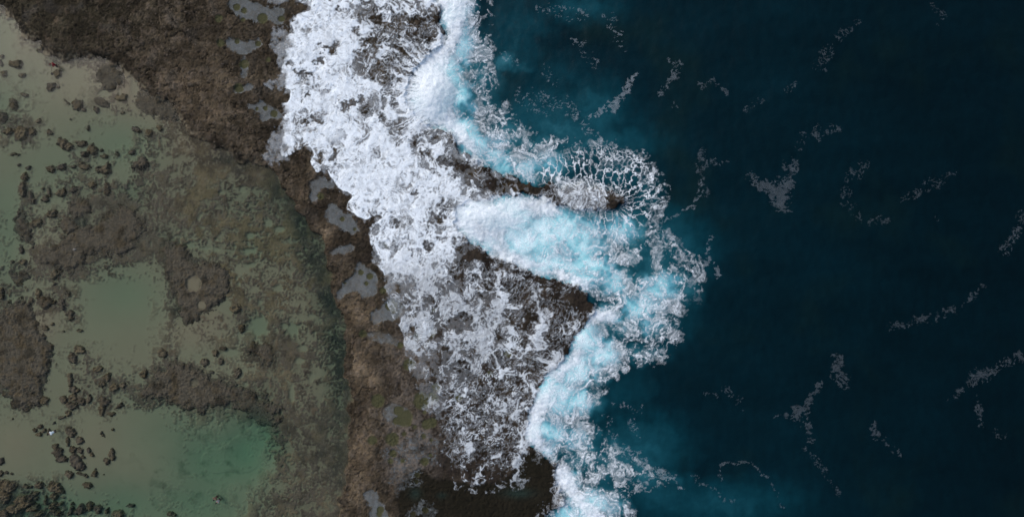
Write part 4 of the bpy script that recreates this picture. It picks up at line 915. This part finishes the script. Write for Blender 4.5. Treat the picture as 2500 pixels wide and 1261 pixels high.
CLUSTERS = {
 "beside the red-shirted wader": [(102, 122, 9, 9, 0), (143, 180, 15, 9, -45), (126, 212, 13, 10, -20), (144, 214, 4, 4, 0)],
 "in the sand left of the red-shirted wader": [(40, 158, 17, 13, 20), (2, 155, 5, 9, 0), (10, 180, 10, 8, 0), (54, 184, 8, 7, 0), (5, 138, 6, 5, 0)],
 "around the weed bank at the left edge": [(55, 325, 22, 15, 10), (22, 320, 11, 9, 0), (80, 322, 9, 9, 0), (122, 323, 7, 8, 0), (95, 296, 6, 7, 0), (32, 258, 13, 9, 30), (30, 246, 10, 6, 0), (60, 232, 8, 6, 20), (5, 285, 12, 12, 0)],
 "in open water below the sandy inlet": [(190, 256, 12, 17, -25), (205, 268, 6, 5, 0), (165, 250, 8, 3, 40), (236, 268, 8, 7, 20), (215, 312, 4, 8, 15), (300, 276, 7, 4, 0), (172, 292, 4, 3, 0)],
 "in the upper row crossing green water": [(152, 350, 17, 12, 30), (168, 358, 9, 11, 0), (198, 350, 11, 10, 0), (225, 365, 12, 14, 0), (206, 376, 10, 8, 30), (246, 367, 4, 4, 0), (253, 381, 9, 6, 20), (32, 376, 8, 4, -10), (45, 377, 5, 3, -20), (284, 376, 5, 5, 0), (320, 372, 8, 7, 0), (8, 360, 2.5, 2.5, 0)],
 "in the second row crossing green water": [(68, 409, 7, 5, -20), (150, 408, 11, 9, 0), (122, 412, 13, 8, 0), (206, 406, 14, 10, 0), (240, 414, 8, 9, 0), (258, 412, 14, 14, 0), (344, 398, 20, 16, 0), (178, 406, 7, 5, 0), (45, 402, 5, 4, 0)],
 "in the scatter above the big reef mass": [(60, 432, 8, 11, 0), (55, 462, 10, 17, 0), (76, 482, 9, 16, -20), (120, 470, 5, 12, 0), (150, 470, 13, 11, 0), (110, 485, 9, 10, 0), (180, 462, 12, 8, 0), (225, 452, 12, 8, -30), (262, 462, 9, 16, -10), (128, 522, 13, 11, 0), (90, 545, 16, 11, -20), (104, 460, 5, 4, 0)],
 "on sand between two dark reef masses": [(135, 670, 11, 12, 0), (95, 717, 9, 13, -15), (113, 738, 19, 16, 0), (79, 732, 6, 5, 0), (152, 740, 9, 15, -15), (166, 716, 10, 6, 20), (173, 768, 11, 11, 0), (130, 790, 6, 4, 0), (114, 800, 7, 7, 0), (195, 806, 8, 4, -8), (157, 808, 4, 3, 0), (4, 716, 8, 14, 0), (134, 692, 6, 4, -40), (52, 610, 6, 9, -20), (30, 638, 6, 4, 0), (58, 640, 8, 8, 0)],
 "in brown rubble under the round pool": [(195, 852, 13, 11, 0), (178, 872, 10, 16, 0), (172, 925, 8, 16, 0), (182, 950, 12, 10, 20), (262, 920, 10, 12, 0), (250, 938, 9, 8, 0), (280, 945, 12, 9, 0), (300, 940, 8, 8, 0), (352, 912, 9, 12, 10), (398, 862, 10, 14, 0), (240, 900, 10, 8, 0)],
 "in the brown chain above the pale-shirted wader": [(156, 975, 12, 10, 0), (176, 990, 14, 12, 0), (200, 980, 11, 9, 0), (180, 968, 12, 8, 0), (218, 972, 7, 10, 0), (150, 1018, 10, 4, -20), (168, 1008, 8, 7, 0), (255, 980, 12, 14, 0), (250, 1000, 9, 12, 0), (272, 1010, 9, 6, 0), (292, 990, 10, 7, -20), (110, 977, 14, 9, -15), (30, 1022, 3, 3, 0)],
 "in the small ring beside the pale-shirted wader": [(86, 1049, 5, 6, 0), (98, 1040, 8, 6, 0), (108, 1050, 6, 5, 0), (95, 1059, 8, 6, 0), (119, 1052, 5, 7, 0), (131, 1032, 5, 3, -20)],
 "in the boulder heap below the pale-shirted wader": [(173, 1053, 13, 12, 10), (166, 1076, 5, 12, 0), (196, 1074, 12, 9, 20), (136, 1090, 10, 8, 0), (142, 1105, 14, 12, -15), (152, 1120, 15, 10, 10), (178, 1096, 11, 8, 10), (197, 1099, 8, 9, -10), (188, 1127, 16, 24, -20), (168, 1158, 10, 11, 20), (200, 1157, 12, 4, 15), (211, 1162, 5, 4, -30), (218, 1097, 6, 7, 0), (225, 1108, 7, 5, 0), (230, 1156, 7, 9, 0), (213, 1184, 11, 9, 20), (203, 1114, 5, 5, 0), (233, 1144, 3, 3, 0)],
 "on open sand right of the boulder heap": [(274, 1108, 8, 15, 0), (262, 1124, 10, 7, 20), (248, 1055, 4, 4, 0), (253, 1062, 5, 4, 0), (275, 1047, 5, 3, -20), (252, 1158, 2.5, 2, 0)],
 "at the edge left of the boulder heap": [(3, 1125, 9, 10, 0), (2, 1154, 6, 8, 0), (17, 1152, 4, 5, 0), (29, 1155, 4, 3, 0)],
 "in the dark pile filling the bottom corner": [(20, 1186, 18, 17, 0), (12, 1210, 14, 18, 0), (55, 1226, 22, 17, 10), (95, 1185, 12, 10, -10), (74, 1188, 4, 4, 0), (62, 1187, 6, 7, 0), (134, 1190, 20, 13, 10), (148, 1198, 8, 8, 0), (129, 1212, 9, 12, 0), (108, 1222, 4, 13, 0), (78, 1214, 11, 8, 0), (86, 1204, 6, 6, 0), (128, 1234, 10, 8, 0), (144, 1230, 6, 6, 0), (132, 1252, 17, 10, 0), (10, 1256, 14, 14, 0), (34, 1242, 14, 14, 0), (78, 1240, 12, 10, 0), (92, 1254, 10, 8, 0)],
 "along the bottom edge in green water": [(192, 1245, 14, 13, 0), (170, 1247, 6, 9, 0), (216, 1236, 10, 9, 0), (237, 1244, 7, 14, -10), (258, 1248, 4, 8, 0), (286, 1255, 17, 8, 0), (315, 1236, 10, 4, 5), (415, 1256, 10, 6, 0), (172, 1231, 4, 4, 0)],
 "on sand flats among pale ponds": [(575, 752, 12, 14, 0), (526, 862, 9, 8, 0), (545, 850, 8, 7, 0), (500, 884, 12, 8, 10), (540, 882, 8, 9, 0), (580, 910, 10, 12, 0), (590, 800, 9, 10, 0), (365, 325, 10, 9, 0), (332, 316, 12, 8, 10), (390, 312, 9, 8, 0), (300, 240, 14, 11, 0)],
}
random.seed(11)
SHAPES = {0: "rounded", 1: "long"}
ORD = ["first", "second", "third", "fourth", "fifth", "sixth", "seventh", "eighth", "ninth", "tenth", "eleventh", "twelfth", "thirteenth", "fourteenth", "fifteenth", "sixteenth", "seventeenth", "eighteenth", "nineteenth", "twentieth"]
k = 0
for where, lst in CLUSTERS.items():
    order = sorted(range(len(lst)), key=lambda i: lst[i][1])
    for rk, i in enumerate(order):
        cx, cy, rx, ry, rot = lst[i]
        k += 1
        n = 14; a0 = random.random() * 6.28
        pts = []
        for q in range(n):
            t = q * 2 * math.pi / n
            rr_ = 1 + .16 * math.sin(2 * t + a0) + .12 * math.sin(3 * t + 2 * a0) + random.uniform(-.10, .10)
            ex, ey = rx * rr_ * math.cos(t), ry * rr_ * math.sin(t)
            cr, sr = math.cos(math.radians(rot)), math.sin(math.radians(rot))
            pts.append((cx + ex * cr - ey * sr, cy + ex * sr + ey * cr))
        dep = float(sample(T, WL - TZ, np.array([cx], f32), np.array([cy], f32))[0])
        hgt = min(.9, max(.09, .020 * min(rx, ry) + .05) + .45 * max(dep, 0))
        g, z, keep, cc = rock_heightfield("boulder", pts, hgt, 600 + k * 5, cell=1.2 if max(rx, ry) < 14 else 1.5, lob=1.9, flat=.30, brown=.45, col=random.choice([(.098, .087, .068), (.106, .092, .067), (.084, .076, .064), (.114, .099, .070)]))
        if not keep.any(): continue
        o = grid_mesh("boulder", g.X, g.Y, z, keep, MAT_REEF, color=cc)
        size = "tiny" if max(rx, ry) < 5 else "small" if max(rx, ry) < 9 else "medium" if max(rx, ry) < 14 else "large"
        asp = max(rx, ry) / min(rx, ry)
        shape = "rounded" if asp < 1.3 else "oval" if asp < 1.8 else "long"
        tag(o, f"{size} {shape} rock, {ORD[rk]} from top {where}", "rock", "rocks standing in the lagoon")
# pale stone on the reef mass
outcrop("stone", [(178, 606), (186, 602), (193, 606), (190, 613), (182, 616)], .35, 990, "pale whitish flat stone lying on the dark brown reef mass", "stone", cell=1.0, col=(.21, .20, .19), brown=0)

# ------------------------------------------------------------------ drifting foam on the open sea
def drift(label, strokes, dens, seed, amp=.30, scale=7.0, group="foam patches drifting on the open sea"):
    """strokes: (x0, y0, r0, x1, y1, r1, weight)"""
    xs = [s[0] for s in strokes] + [s[3] for s in strokes]; ys = [s[1] for s in strokes] + [s[4] for s in strokes]
    g = Grid(np.arange(min(xs) - 55, max(xs) + 55, 1.5), np.arange(min(ys) - 55, max(ys) + 55, 1.5))
    w1 = fbm(g.X, g.Y, 24, 3, seed); w2 = fbm(g.X, g.Y, 24, 3, seed + 1)
    Xw = g.X + 9 * w1; Yw = g.Y + 9 * w2
    dm = np.zeros(g.X.shape, f32)
    for (x0, y0, r0, x1, y1, r1, wgt) in strokes:
        dx, dy = x1 - x0, y1 - y0; L = dx * dx + dy * dy + 1e-6
        t = np.clip(((Xw - x0) * dx + (Yw - y0) * dy) / L, 0, 1)
        d = np.sqrt((Xw - x0 - t * dx) ** 2 + (Yw - y0 - t * dy) ** 2) / (.80 * (r0 + (r1 - r0) * t))
        dm = np.maximum(dm, wgt * np.exp(-d * d * .9))
    an = .6 * fbm(g.X, g.Y, 60, 1, seed + 6); fl = rank(.8 * fbm(g.X + 8 * w2 - 3 * an, (g.Y + 8 * w1 + 5 * an * w2) * 1.7, scale * 1.15, 2, seed + 2) + .55 * ridged(Xw, Yw * 1.4, scale * 2.4, 2, seed + 3) + .5 * fbm(g.X, g.Y, 22, 2, seed + 7))
    th_ = 1 - dm * dens * .74
    cv = ss(th_ - .06, th_ + .10, fl) * ss(.06, .25, dm)
    cv = cv * amp * (.36 if amp < .25 else .46) * (.75 + .25 * ss(-.5, .5, fbm(g.X, g.Y, 12, 2, seed + 8)))
    z = sea_height(g) + .05
    kf = np.maximum.reduce([cv[1:, 1:], cv[:-1, 1:], cv[1:, :-1], cv[:-1, :-1]]) > .20 * amp
    if not kf.any(): return
    o = grid_mesh("foam_patch", g.X, g.Y, z, kf, MAT_FILM, {"cover": cv})
    tag(o, label, "foam", group, "stuff" if any(w in label for w in ("fleck", "scribbles", "scatter", "dotted", "threads", "strands", "trail of")) else None)

drift("solid grey wedge of foam with a ragged arm, the largest patch on open sea", [(1828, 432, 14, 1862, 452, 16, .75), (1862, 452, 18, 1905, 470, 30, .9), (1905, 470, 30, 1908, 505, 16, 1.5), (1925, 455, 14, 1930, 405, 20, .85)], 1.0, 701, .20)
drift("ragged upright foam streak with a side arm, off the foam-netted point", [(1716, 365, 8, 1712, 400, 14, .7), (1712, 400, 14, 1775, 395, 7, .8), (1712, 410, 16, 1722, 480, 10, .6)], .85, 702, .20)
drift("bright curved foam streak trailing over teal water near the upper cove", [(1560, 178, 5, 1542, 190, 7, .7), (1542, 190, 9, 1532, 220, 9, .95), (1532, 220, 10, 1495, 258, 12, 1.0), (1495, 258, 10, 1450, 282, 8, .8), (1450, 282, 7, 1405, 282, 6, .55)], 1.0, 703, .42, 9)
drift("hook-shaped foam patch right of the bright curved streak", [(1630, 145, 6, 1655, 160, 12, .7), (1655, 160, 13, 1650, 185, 11, .9), (1650, 185, 8, 1610, 230, 12, .6), (1645, 250, 14, 1655, 262, 6, .4)], .85, 704, .26)
drift("dotted foam trail slanting down from the open sea's upper middle", [(2095, 52, 10, 2050, 92, 14, .45), (2020, 125, 20, 2000, 165, 18, .55)], .7, 705, .18, 5)
drift("thin slanting dash of foam flecks under the dotted trail", [(1945, 202, 8, 1915, 225, 10, .5), (1860, 245, 8, 1805, 275, 13, .55)], .75, 706, .18, 5)
drift("loose tuft of foam flecks above the solid grey wedge", [(1972, 330, 16, 2035, 315, 16, .55), (1995, 315, 12, 1998, 340, 8, .7), (1945, 365, 14, 1960, 350, 10, .45)], .8, 707, .18, 5)
drift("faint vertical scatter of foam flecks right of the grey wedge", [(2105, 405, 18, 2070, 440, 16, .55), (2070, 440, 14, 2060, 490, 16, .45), (2080, 510, 20, 2100, 540, 14, .3)], .75, 708, .17, 5)
drift("long faint line of foam flecks rising towards the sea's right side", [(2325, 425, 12, 2260, 455, 20, .5), (2260, 455, 18, 2200, 490, 12, .45), (2165, 535, 14, 2130, 540, 14, .4), (2280, 530, 8, 2290, 540, 6, .4)], .75, 709, .16, 5)
drift("foam clot cut off by the right edge of the view, halfway down", [(2485, 565, 14, 2455, 605, 18, .75), (2490, 520, 12, 2500, 540, 12, .5)], .85, 710, .20, 6)
drift("thin slanting chain of foam flecks in empty dark sea below the clot", [(2400, 700, 8, 2350, 745, 10, .5), (2330, 755, 10, 2280, 775, 12, .65), (2270, 775, 14, 2180, 795, 16, .6)], .8, 711, .17, 6)
drift("tall rounded foam patch, upper one of the lower sea's pair", [(2043, 872, 10, 2045, 900, 16, .95), (2050, 900, 22, 2055, 925, 24, .85)], 1.0, 712, .17, 8)
drift("foam patch tapering to a stalk, lower one of the sea's pair", [(1997, 940, 8, 1980, 975, 9, 1.1), (1975, 985, 14, 1945, 1005, 20, .95), (1945, 1010, 16, 1895, 1018, 7, .7), (1965, 1015, 22, 1970, 1045, 14, .7), (1980, 1070, 16, 1960, 1100, 10, .35)], 1.0, 713, .17, 8)
drift("compact foam patch with a tail, alone below the pair of patches", [(2135, 1030, 8, 2138, 1062, 16, .95), (2150, 1065, 10, 2165, 1082, 6, .7), (2190, 1100, 12, 2200, 1108, 8, .4)], 1.0, 714, .17, 7)
drift("broad slanting foam scatter near the right edge, lower sea", [(2420, 905, 16, 2380, 925, 20, .95), (2440, 890, 16, 2490, 870, 14, .6), (2350, 955, 10, 2320, 975, 12, .55), (2385, 960, 6, 2395, 1040, 8, .5), (2430, 1055, 14, 2450, 1062, 8, .35)], .9, 715, .17, 6)
drift("thin foam arc bending over pale teal water at the bottom", [(1765, 1130, 4, 1830, 1128, 5, .9), (1830, 1128, 5, 1862, 1152, 4, .85), (1862, 1152, 4, 1890, 1185, 3, .7), (1890, 1185, 3, 1908, 1235, 4, .6), (1762, 1130, 5, 1758, 1170, 6, .6)], .9, 716, .24, 6)
drift("short wispy foam strands under the thin arc", [(1710, 1182, 5, 1760, 1202, 5, .8), (1770, 1222, 7, 1800, 1215, 8, .5), (1700, 1170, 4, 1690, 1160, 4, .6)], .85, 717, .24, 6)
drift("faint trail of flecks running down to the bottom edge", [(1985, 1110, 14, 2020, 1160, 8, .4), (2022, 1160, 6, 2050, 1205, 6, .55)], .8, 718, .16, 5)
drift("small dash of foam right of the hook-shaped patch", [(1708, 210, 8, 1735, 200, 8, .8), (1745, 205, 5, 1775, 225, 8, .5)], .85, 719, .20, 5)
drift("little cluster of flecks near the top right of the sea", [(2275, 10, 10, 2300, 40, 12, .45), (2285, 60, 10, 2310, 75, 6, .25)], .75, 720, .16, 5)
drift("wandering thin foam line linking the surf to open water", [(1712, 440, 6, 1700, 495, 7, .7), (1700, 500, 5, 1655, 522, 6, .9), (1655, 522, 6, 1618, 540, 9, .9), (1640, 560, 8, 1655, 590, 8, .6)], .95, 721, .30, 7)
drift("fan of foam veins ending the surf's outer tongue", [(1615, 560, 10, 1660, 610, 14, .95), (1660, 610, 12, 1690, 660, 14, .7), (1735, 585, 8, 1725, 640, 9, .85), (1725, 640, 9, 1685, 690, 14, .8), (1745, 640, 10, 1750, 680, 8, .6)], .95, 722, .34, 9)
drift("loose ring of foam threads on sea left of the patch pair", [(1770, 950, 12, 1800, 970, 16, .45), (1800, 970, 12, 1810, 1000, 10, .4), (1720, 955, 8, 1745, 965, 8, .35)], .75, 723, .20, 5)
drift("sparse flecks just beyond the surf's outer tongue", [(1690, 715, 10, 1705, 735, 10, .6), (1680, 730, 8, 1690, 740, 6, .5)], .8, 724, .24, 5)
drift("thread-like foam scribbles over dark water left of the bright curved streak", [(1220, 130, 14, 1260, 160, 10, .5), (1330, 20, 30, 1420, 40, 30, .3), (1400, 100, 20, 1450, 150, 26, .3), (1490, 40, 20, 1520, 110, 18, .4), (1280, 240, 40, 1350, 260, 40, .35), (1380, 250, 24, 1440, 320, 24, .4), (1330, 170, 30, 1360, 200, 20, .25)], .75, 725, .35, 6)
drift("thin foam scribbles floating off the lower wave", [(1500, 985, 12, 1560, 1000, 14, .5), (1540, 1030, 14, 1560, 1060, 12, .45), (1480, 1020, 14, 1500, 1060, 14, .45), (1440, 960, 14, 1480, 920, 14, .5)], .8, 726, .35, 6)
drift("foam-edged seam slanting from the lower wave into teal water", [(1530, 1110, 12, 1590, 1140, 10, .7), (1590, 1140, 9, 1640, 1165, 8, .95), (1640, 1165, 7, 1665, 1195, 5, .8), (1520, 1160, 20, 1560, 1170, 16, .5), (1500, 1090, 14, 1560, 1100, 10, .5)], .9, 727, .42, 7)

# ------------------------------------------------------------------ people wading
MAT_SKIN = plain("tanned_skin", (.26, .15, .10), .55, .3, .08)
MAT_HAIR = plain("dark_hair", (.012, .010, .009), .6, .3)
MAT_RED = plain("red_cloth", (.20, .012, .020), .85, .1)
MAT_DARKRED = plain("dark_red_cap", (.06, .006, .008), .8, .1)
MAT_DARK = plain("dark_wet_cloth", (.016, .017, .020), .7, .2)
MAT_WHITE = plain("pale_shirt", (.62, .70, .72), .8, .1)
MAT_GREY = plain("grey_top", (.20, .20, .21), .8, .1)
MAT_BROWN = plain("brown_top", (.09, .055, .045), .8, .1)
MAT_WOOD = plain("dark_pole", (.045, .038, .022), .6, .2)

def skin_obj(name, verts, edges, radii, mat, parent=None, sub=2, root=0):
    me = bpy.data.meshes.new(name); me.from_pydata(verts, edges, []); me.update()
    o = bpy.data.objects.new(name, me); sc.collection.objects.link(o)
    md = o.modifiers.new("skin", 'SKIN'); md.use_smooth_shade = True
    for i, r in enumerate(radii):
        sv = me.skin_vertices[0].data[i]; sv.radius = (r, r) if not isinstance(r, tuple) else r; sv.use_root = (i == root)
    s = o.modifiers.new("sub", 'SUBSURF'); s.levels = sub; s.render_levels = sub
    me.materials.append(mat)
    if parent: o.parent = parent
    return o

def head_mesh(name, c, yaw, mat, parent):
    bm = bmesh.new(); bmesh.ops.create_icosphere(bm, subdivisions=3, radius=.105)
    for v in bm.verts:
        p = v.co
        p.z *= 1.18; p.y *= 1.08; p.x *= .88
        if p.z < 0: p.x *= 1 + .9 * p.z; p.y = p.y if p.y < 0 else p.y * (1 + .4 * p.z)
        d = math.hypot(p.x / .022, (p.z + .01) / .035)       # nose
        if p.y < 0: p.y -= .028 * math.exp(-d * d)
        for sx in (-1, 1):
            d = math.hypot((p.x - sx * .034) / .016, (p.z - .018) / .012)
            if p.y < 0: p.y += .012 * math.exp(-d * d)        # eye sockets
            d = math.sqrt(((p.x - sx * .09) / .03) ** 2 + (p.y / .03) ** 2 + (p.z / .035) ** 2)
            p.x += sx * .02 * math.exp(-d * d)                # ears
        d = math.hypot(p.x / .03, (p.z + .062) / .010)
        if p.y < 0: p.y += .007 * math.exp(-d * d)           # mouth
    me = bpy.data.meshes.new(name); bm.to_mesh(me); bm.free(); me.materials.append(mat)
    for p in me.polygons: p.use_smooth = True
    o = bpy.data.objects.new(name, me); sc.collection.objects.link(o); o.parent = parent; o.location = c; o.rotation_euler = (0, 0, yaw)
    return o

def cap_mesh(name, c, yaw, mat, parent, brim=False):
    bm = bmesh.new(); bmesh.ops.create_icosphere(bm, subdivisions=3, radius=.118)
    bmesh.ops.delete(bm, geom=[v for v in bm.verts if v.co.z < (.02 if v.co.y < .02 else -.07)], context='VERTS')
    for v in bm.verts: v.co.z *= 1.16; v.co.y *= 1.10; v.co.x *= .93
    if brim:
        for e in [v for v in bm.verts if v.co.y < -.07 and v.co.z < .05]: e.co.y -= .07; e.co.z -= .008
    me = bpy.data.meshes.new(name); bm.to_mesh(me); bm.free(); me.materials.append(mat)
    for p in me.polygons: p.use_smooth = True
    o = bpy.data.objects.new(name, me); sc.collection.objects.link(o); o.parent = parent; o.location = c; o.rotation_euler = (0, 0, yaw)
    s = o.modifiers.new("thick", 'SOLIDIFY'); s.thickness = .012
    return o

def hand_fingers(W, d, side, verts, edges, radii, base):
    """five finger chains rooted inside the palm vertex index base at point W, pointing along d"""
    d = Vector(d).normalized(); up = Vector((0, 0, 1)) if abs(d.z) < .8 else Vector((0, 1, 0))
    acr = d.cross(up).normalized()
    for f, (off, ln) in enumerate(((-.030, .062), (-.010, .075), (.010, .080), (.030, .070))):
        a = Vector(W) + acr * off + d * .045; b = a + d * ln * .55 - up * .008; c2 = b + d * ln * .4 - up * .022
        i = len(verts); verts += [a, b, c2]; edges += [(base, i), (i, i + 1), (i + 1, i + 2)]; radii += [.010, .009, .007]
    a = Vector(W) - acr * .035 * side + d * .0; b = a - acr * .03 * side + d * .035
    i = len(verts); verts += [a, b]; edges += [(base, i), (i, i + 1)]; radii += [.011, .008]

def person(label, px, py, yaw, floor, shirt, legs, cap, brim=False, lean=0.0, hands=((.34, -.22, .95), (-.34, -.18, .92)), sleeves=True, bare_top=False, group="people wading in the lagoon"):
    root = bpy.data.objects.new("person", None); sc.collection.objects.link(root)
    root.location = (wx(px), wy(py), floor); root.rotation_euler = (0, 0, yaw)
    tag(root, label, "person", group)
    L = lean
    hip = Vector((0, 0, .92)); sp = Vector((0, -.08 * L, 1.15)); ch = Vector((0, -.26 * L, 1.34)); nk = Vector((0, -.36 * L, 1.47)); hb = Vector((0, -.42 * L, 1.55))
    verts = [hip, sp, ch, nk, hb]; edges = [(0, 1), (1, 2), (2, 3), (3, 4)]; radii = [(.16, .12), (.145, .105), (.17, .115), .062, .055]
    arms = {}
    for s in (-1, 1):
        i = len(verts); H = Vector(hands[0 if s > 0 else 1])
        sh_ = ch + Vector((s * .19, 0, .06)); elb = (sh_ + H) * .5 + Vector((s * .07, .06, -.05))
        verts += [sh_, elb, H]; edges += [(2, i), (i, i + 1), (i + 1, i + 2)]; radii += [.065, .043, .030]
        palm = H + (H - elb).normalized() * .06
        verts.append(palm); edges.append((i + 2, i + 3)); radii.append((.042, .020))
        hand_fingers(palm, H - elb, s, verts, edges, radii, i + 3)
        arms[s] = (sh_, elb, H)
    for s in (-1, 1):
        i = len(verts)
        verts += [Vector((s * .10, 0, .84)), Vector((s * .13, -.03, .47)), Vector((s * .14, .01, .08)), Vector((s * .15, -.14, .035))]
        edges += [(0, i), (i, i + 1), (i + 1, i + 2), (i + 2, i + 3)]; radii += [.095, .062, .045, (.05, .03)]
    skin_obj("body", verts, edges, radii, MAT_SKIN, root)
    hc = hb + Vector((0, -.03 - .05 * L, .12))
    head_mesh("head", hc, 0, MAT_SKIN, root)
    cap_mesh("cap" if brim else "hair", hc + Vector((0, .005, .012)), 0, cap, root, brim)
    if not bare_top:
        v = [hip + Vector((0, 0, .02)), sp, ch, nk - Vector((0, 0, .05))]; e = [(0, 1), (1, 2), (2, 3)]; r = [(.185, .145), (.17, .13), (.195, .14), .075]
        for s in (-1, 1):
            sh_, elb, H = arms[s]; i = len(v)
            v += [sh_, sh_.lerp(elb, .85 if sleeves else .5)]; e += [(2, i), (i, i + 1)]; r += [.082, .066]
        skin_obj("shirt", v, e, r, shirt, root)
    v = [Vector((0, 0, .95)), Vector((0, 0, .86))]; e = [(0, 1)]; r = [(.175, .135), (.18, .14)]
    for s in (-1, 1):
        i = len(v); v += [Vector((s * .105, 0, .78)), Vector((s * .13, -.02, .50))]; e += [(1, i), (i, i + 1)]; r += [.115, .09]
    skin_obj("shorts", v, e, r, legs, root)
    return root

def tube(name, pts, rad, mat, parent=None):
    cu = bmesh.new(); ring = []
    pts = [Vector(p) for p in pts]
    for i, p in enumerate(pts):
        d = (pts[min(i + 1, len(pts) - 1)] - pts[max(i - 1, 0)]).normalized()
        a = d.orthogonal().normalized(); b = d.cross(a)
        r = rad[i] if isinstance(rad, (list, tuple)) else rad
        ring.append([cu.verts.new(p + (a * math.cos(t * math.pi / 4) + b * math.sin(t * math.pi / 4)) * r) for t in range(8)])
    for i in range(len(ring) - 1):
        for t in range(8): cu.faces.new((ring[i][t], ring[i][(t + 1) % 8], ring[i + 1][(t + 1) % 8], ring[i + 1][t]))
    cu.faces.new(ring[0][::-1]); cu.faces.new(ring[-1])
    bmesh.ops.recalc_face_normals(cu, faces=cu.faces)
    me = bpy.data.meshes.new(name); cu.to_mesh(me); cu.free(); me.materials.append(mat)
    o = bpy.data.objects.new(name, me); sc.collection.objects.link(o)
    if parent: o.parent = parent
    return o

def floor_at(px, py): return float(sample(T, TZ, np.array([px], f32), np.array([py], f32))[0])
# feet stand here; the lens throws each head outwards in the picture
person("person in red shirt and dark cap standing in shallow water beside the shelf", 147, 164, math.radians(-70), floor_at(147, 164), MAT_RED, MAT_DARK, MAT_DARKRED, True, .5, ((.30, -.40, 1.0), (-.32, -.16, .95)))
person("person in pale shirt with black hair bending over in the lagoon", 142, 1049, math.radians(-60), floor_at(142, 1049), MAT_WHITE, MAT_DARK, MAT_HAIR, False, 1.0, ((.28, -.62, .80), (-.28, -.60, .78)), False)
person("person in brown top standing close behind another in teal water", 530, 1211, math.radians(-20), floor_at(530, 1211), MAT_BROWN, MAT_DARK, MAT_HAIR, False, .4, ((.42, -.30, 1.05), (-.45, -.25, 1.0)), False)
person("person in grey top with black hair in front of the brown-topped person", 537, 1218, math.radians(-35), floor_at(537, 1218), MAT_GREY, MAT_DARK, MAT_HAIR, False, .5, ((.40, -.36, .95), (-.36, -.30, .90)), False)
# dip net held out by the red-shirted person and a rod's shadow built as a thin tube behind
net_root = bpy.data.objects.new("dip_net", None); sc.collection.objects.link(net_root)
net_root.location = (wx(131), wy(167), WL)
tag(net_root, "thin dip net with dark round end held out by the red-shirted person", "net")
tube("handle", [(.55, .05, .70), (.1, -.1, .40), (0, -.70, .06)], .022, MAT_WOOD, net_root)
tube("hoop", [(.20 * math.cos(t * .5236), -.88 + .20 * math.sin(t * .5236), .03) for t in range(13)], .02, MAT_WOOD, net_root)
bm = bmesh.new(); bmesh.ops.create_uvsphere(bm, u_segments=14, v_segments=8, radius=.19)
bmesh.ops.delete(bm, geom=[v for v in bm.verts if v.co.z > .02], context='VERTS')
me = bpy.data.meshes.new("bag"); bm.to_mesh(me); bm.free(); me.materials.append(MAT_DARK)
o = bpy.data.objects.new("bag", me); sc.collection.objects.link(o); o.parent = net_root; o.location = (0, -.88, .03)
pl = tube("pole_shadow", [(wx(132), wy(150), WL + .03), (wx(140), wy(155), WL + .035), (wx(147), wy(161), WL + .03)], [.035, .03, .022], MAT_WOOD)
tag(pl, "thin straight rod shadow, modelled as a tube, just above the red-shirted person", "pole_shadow")
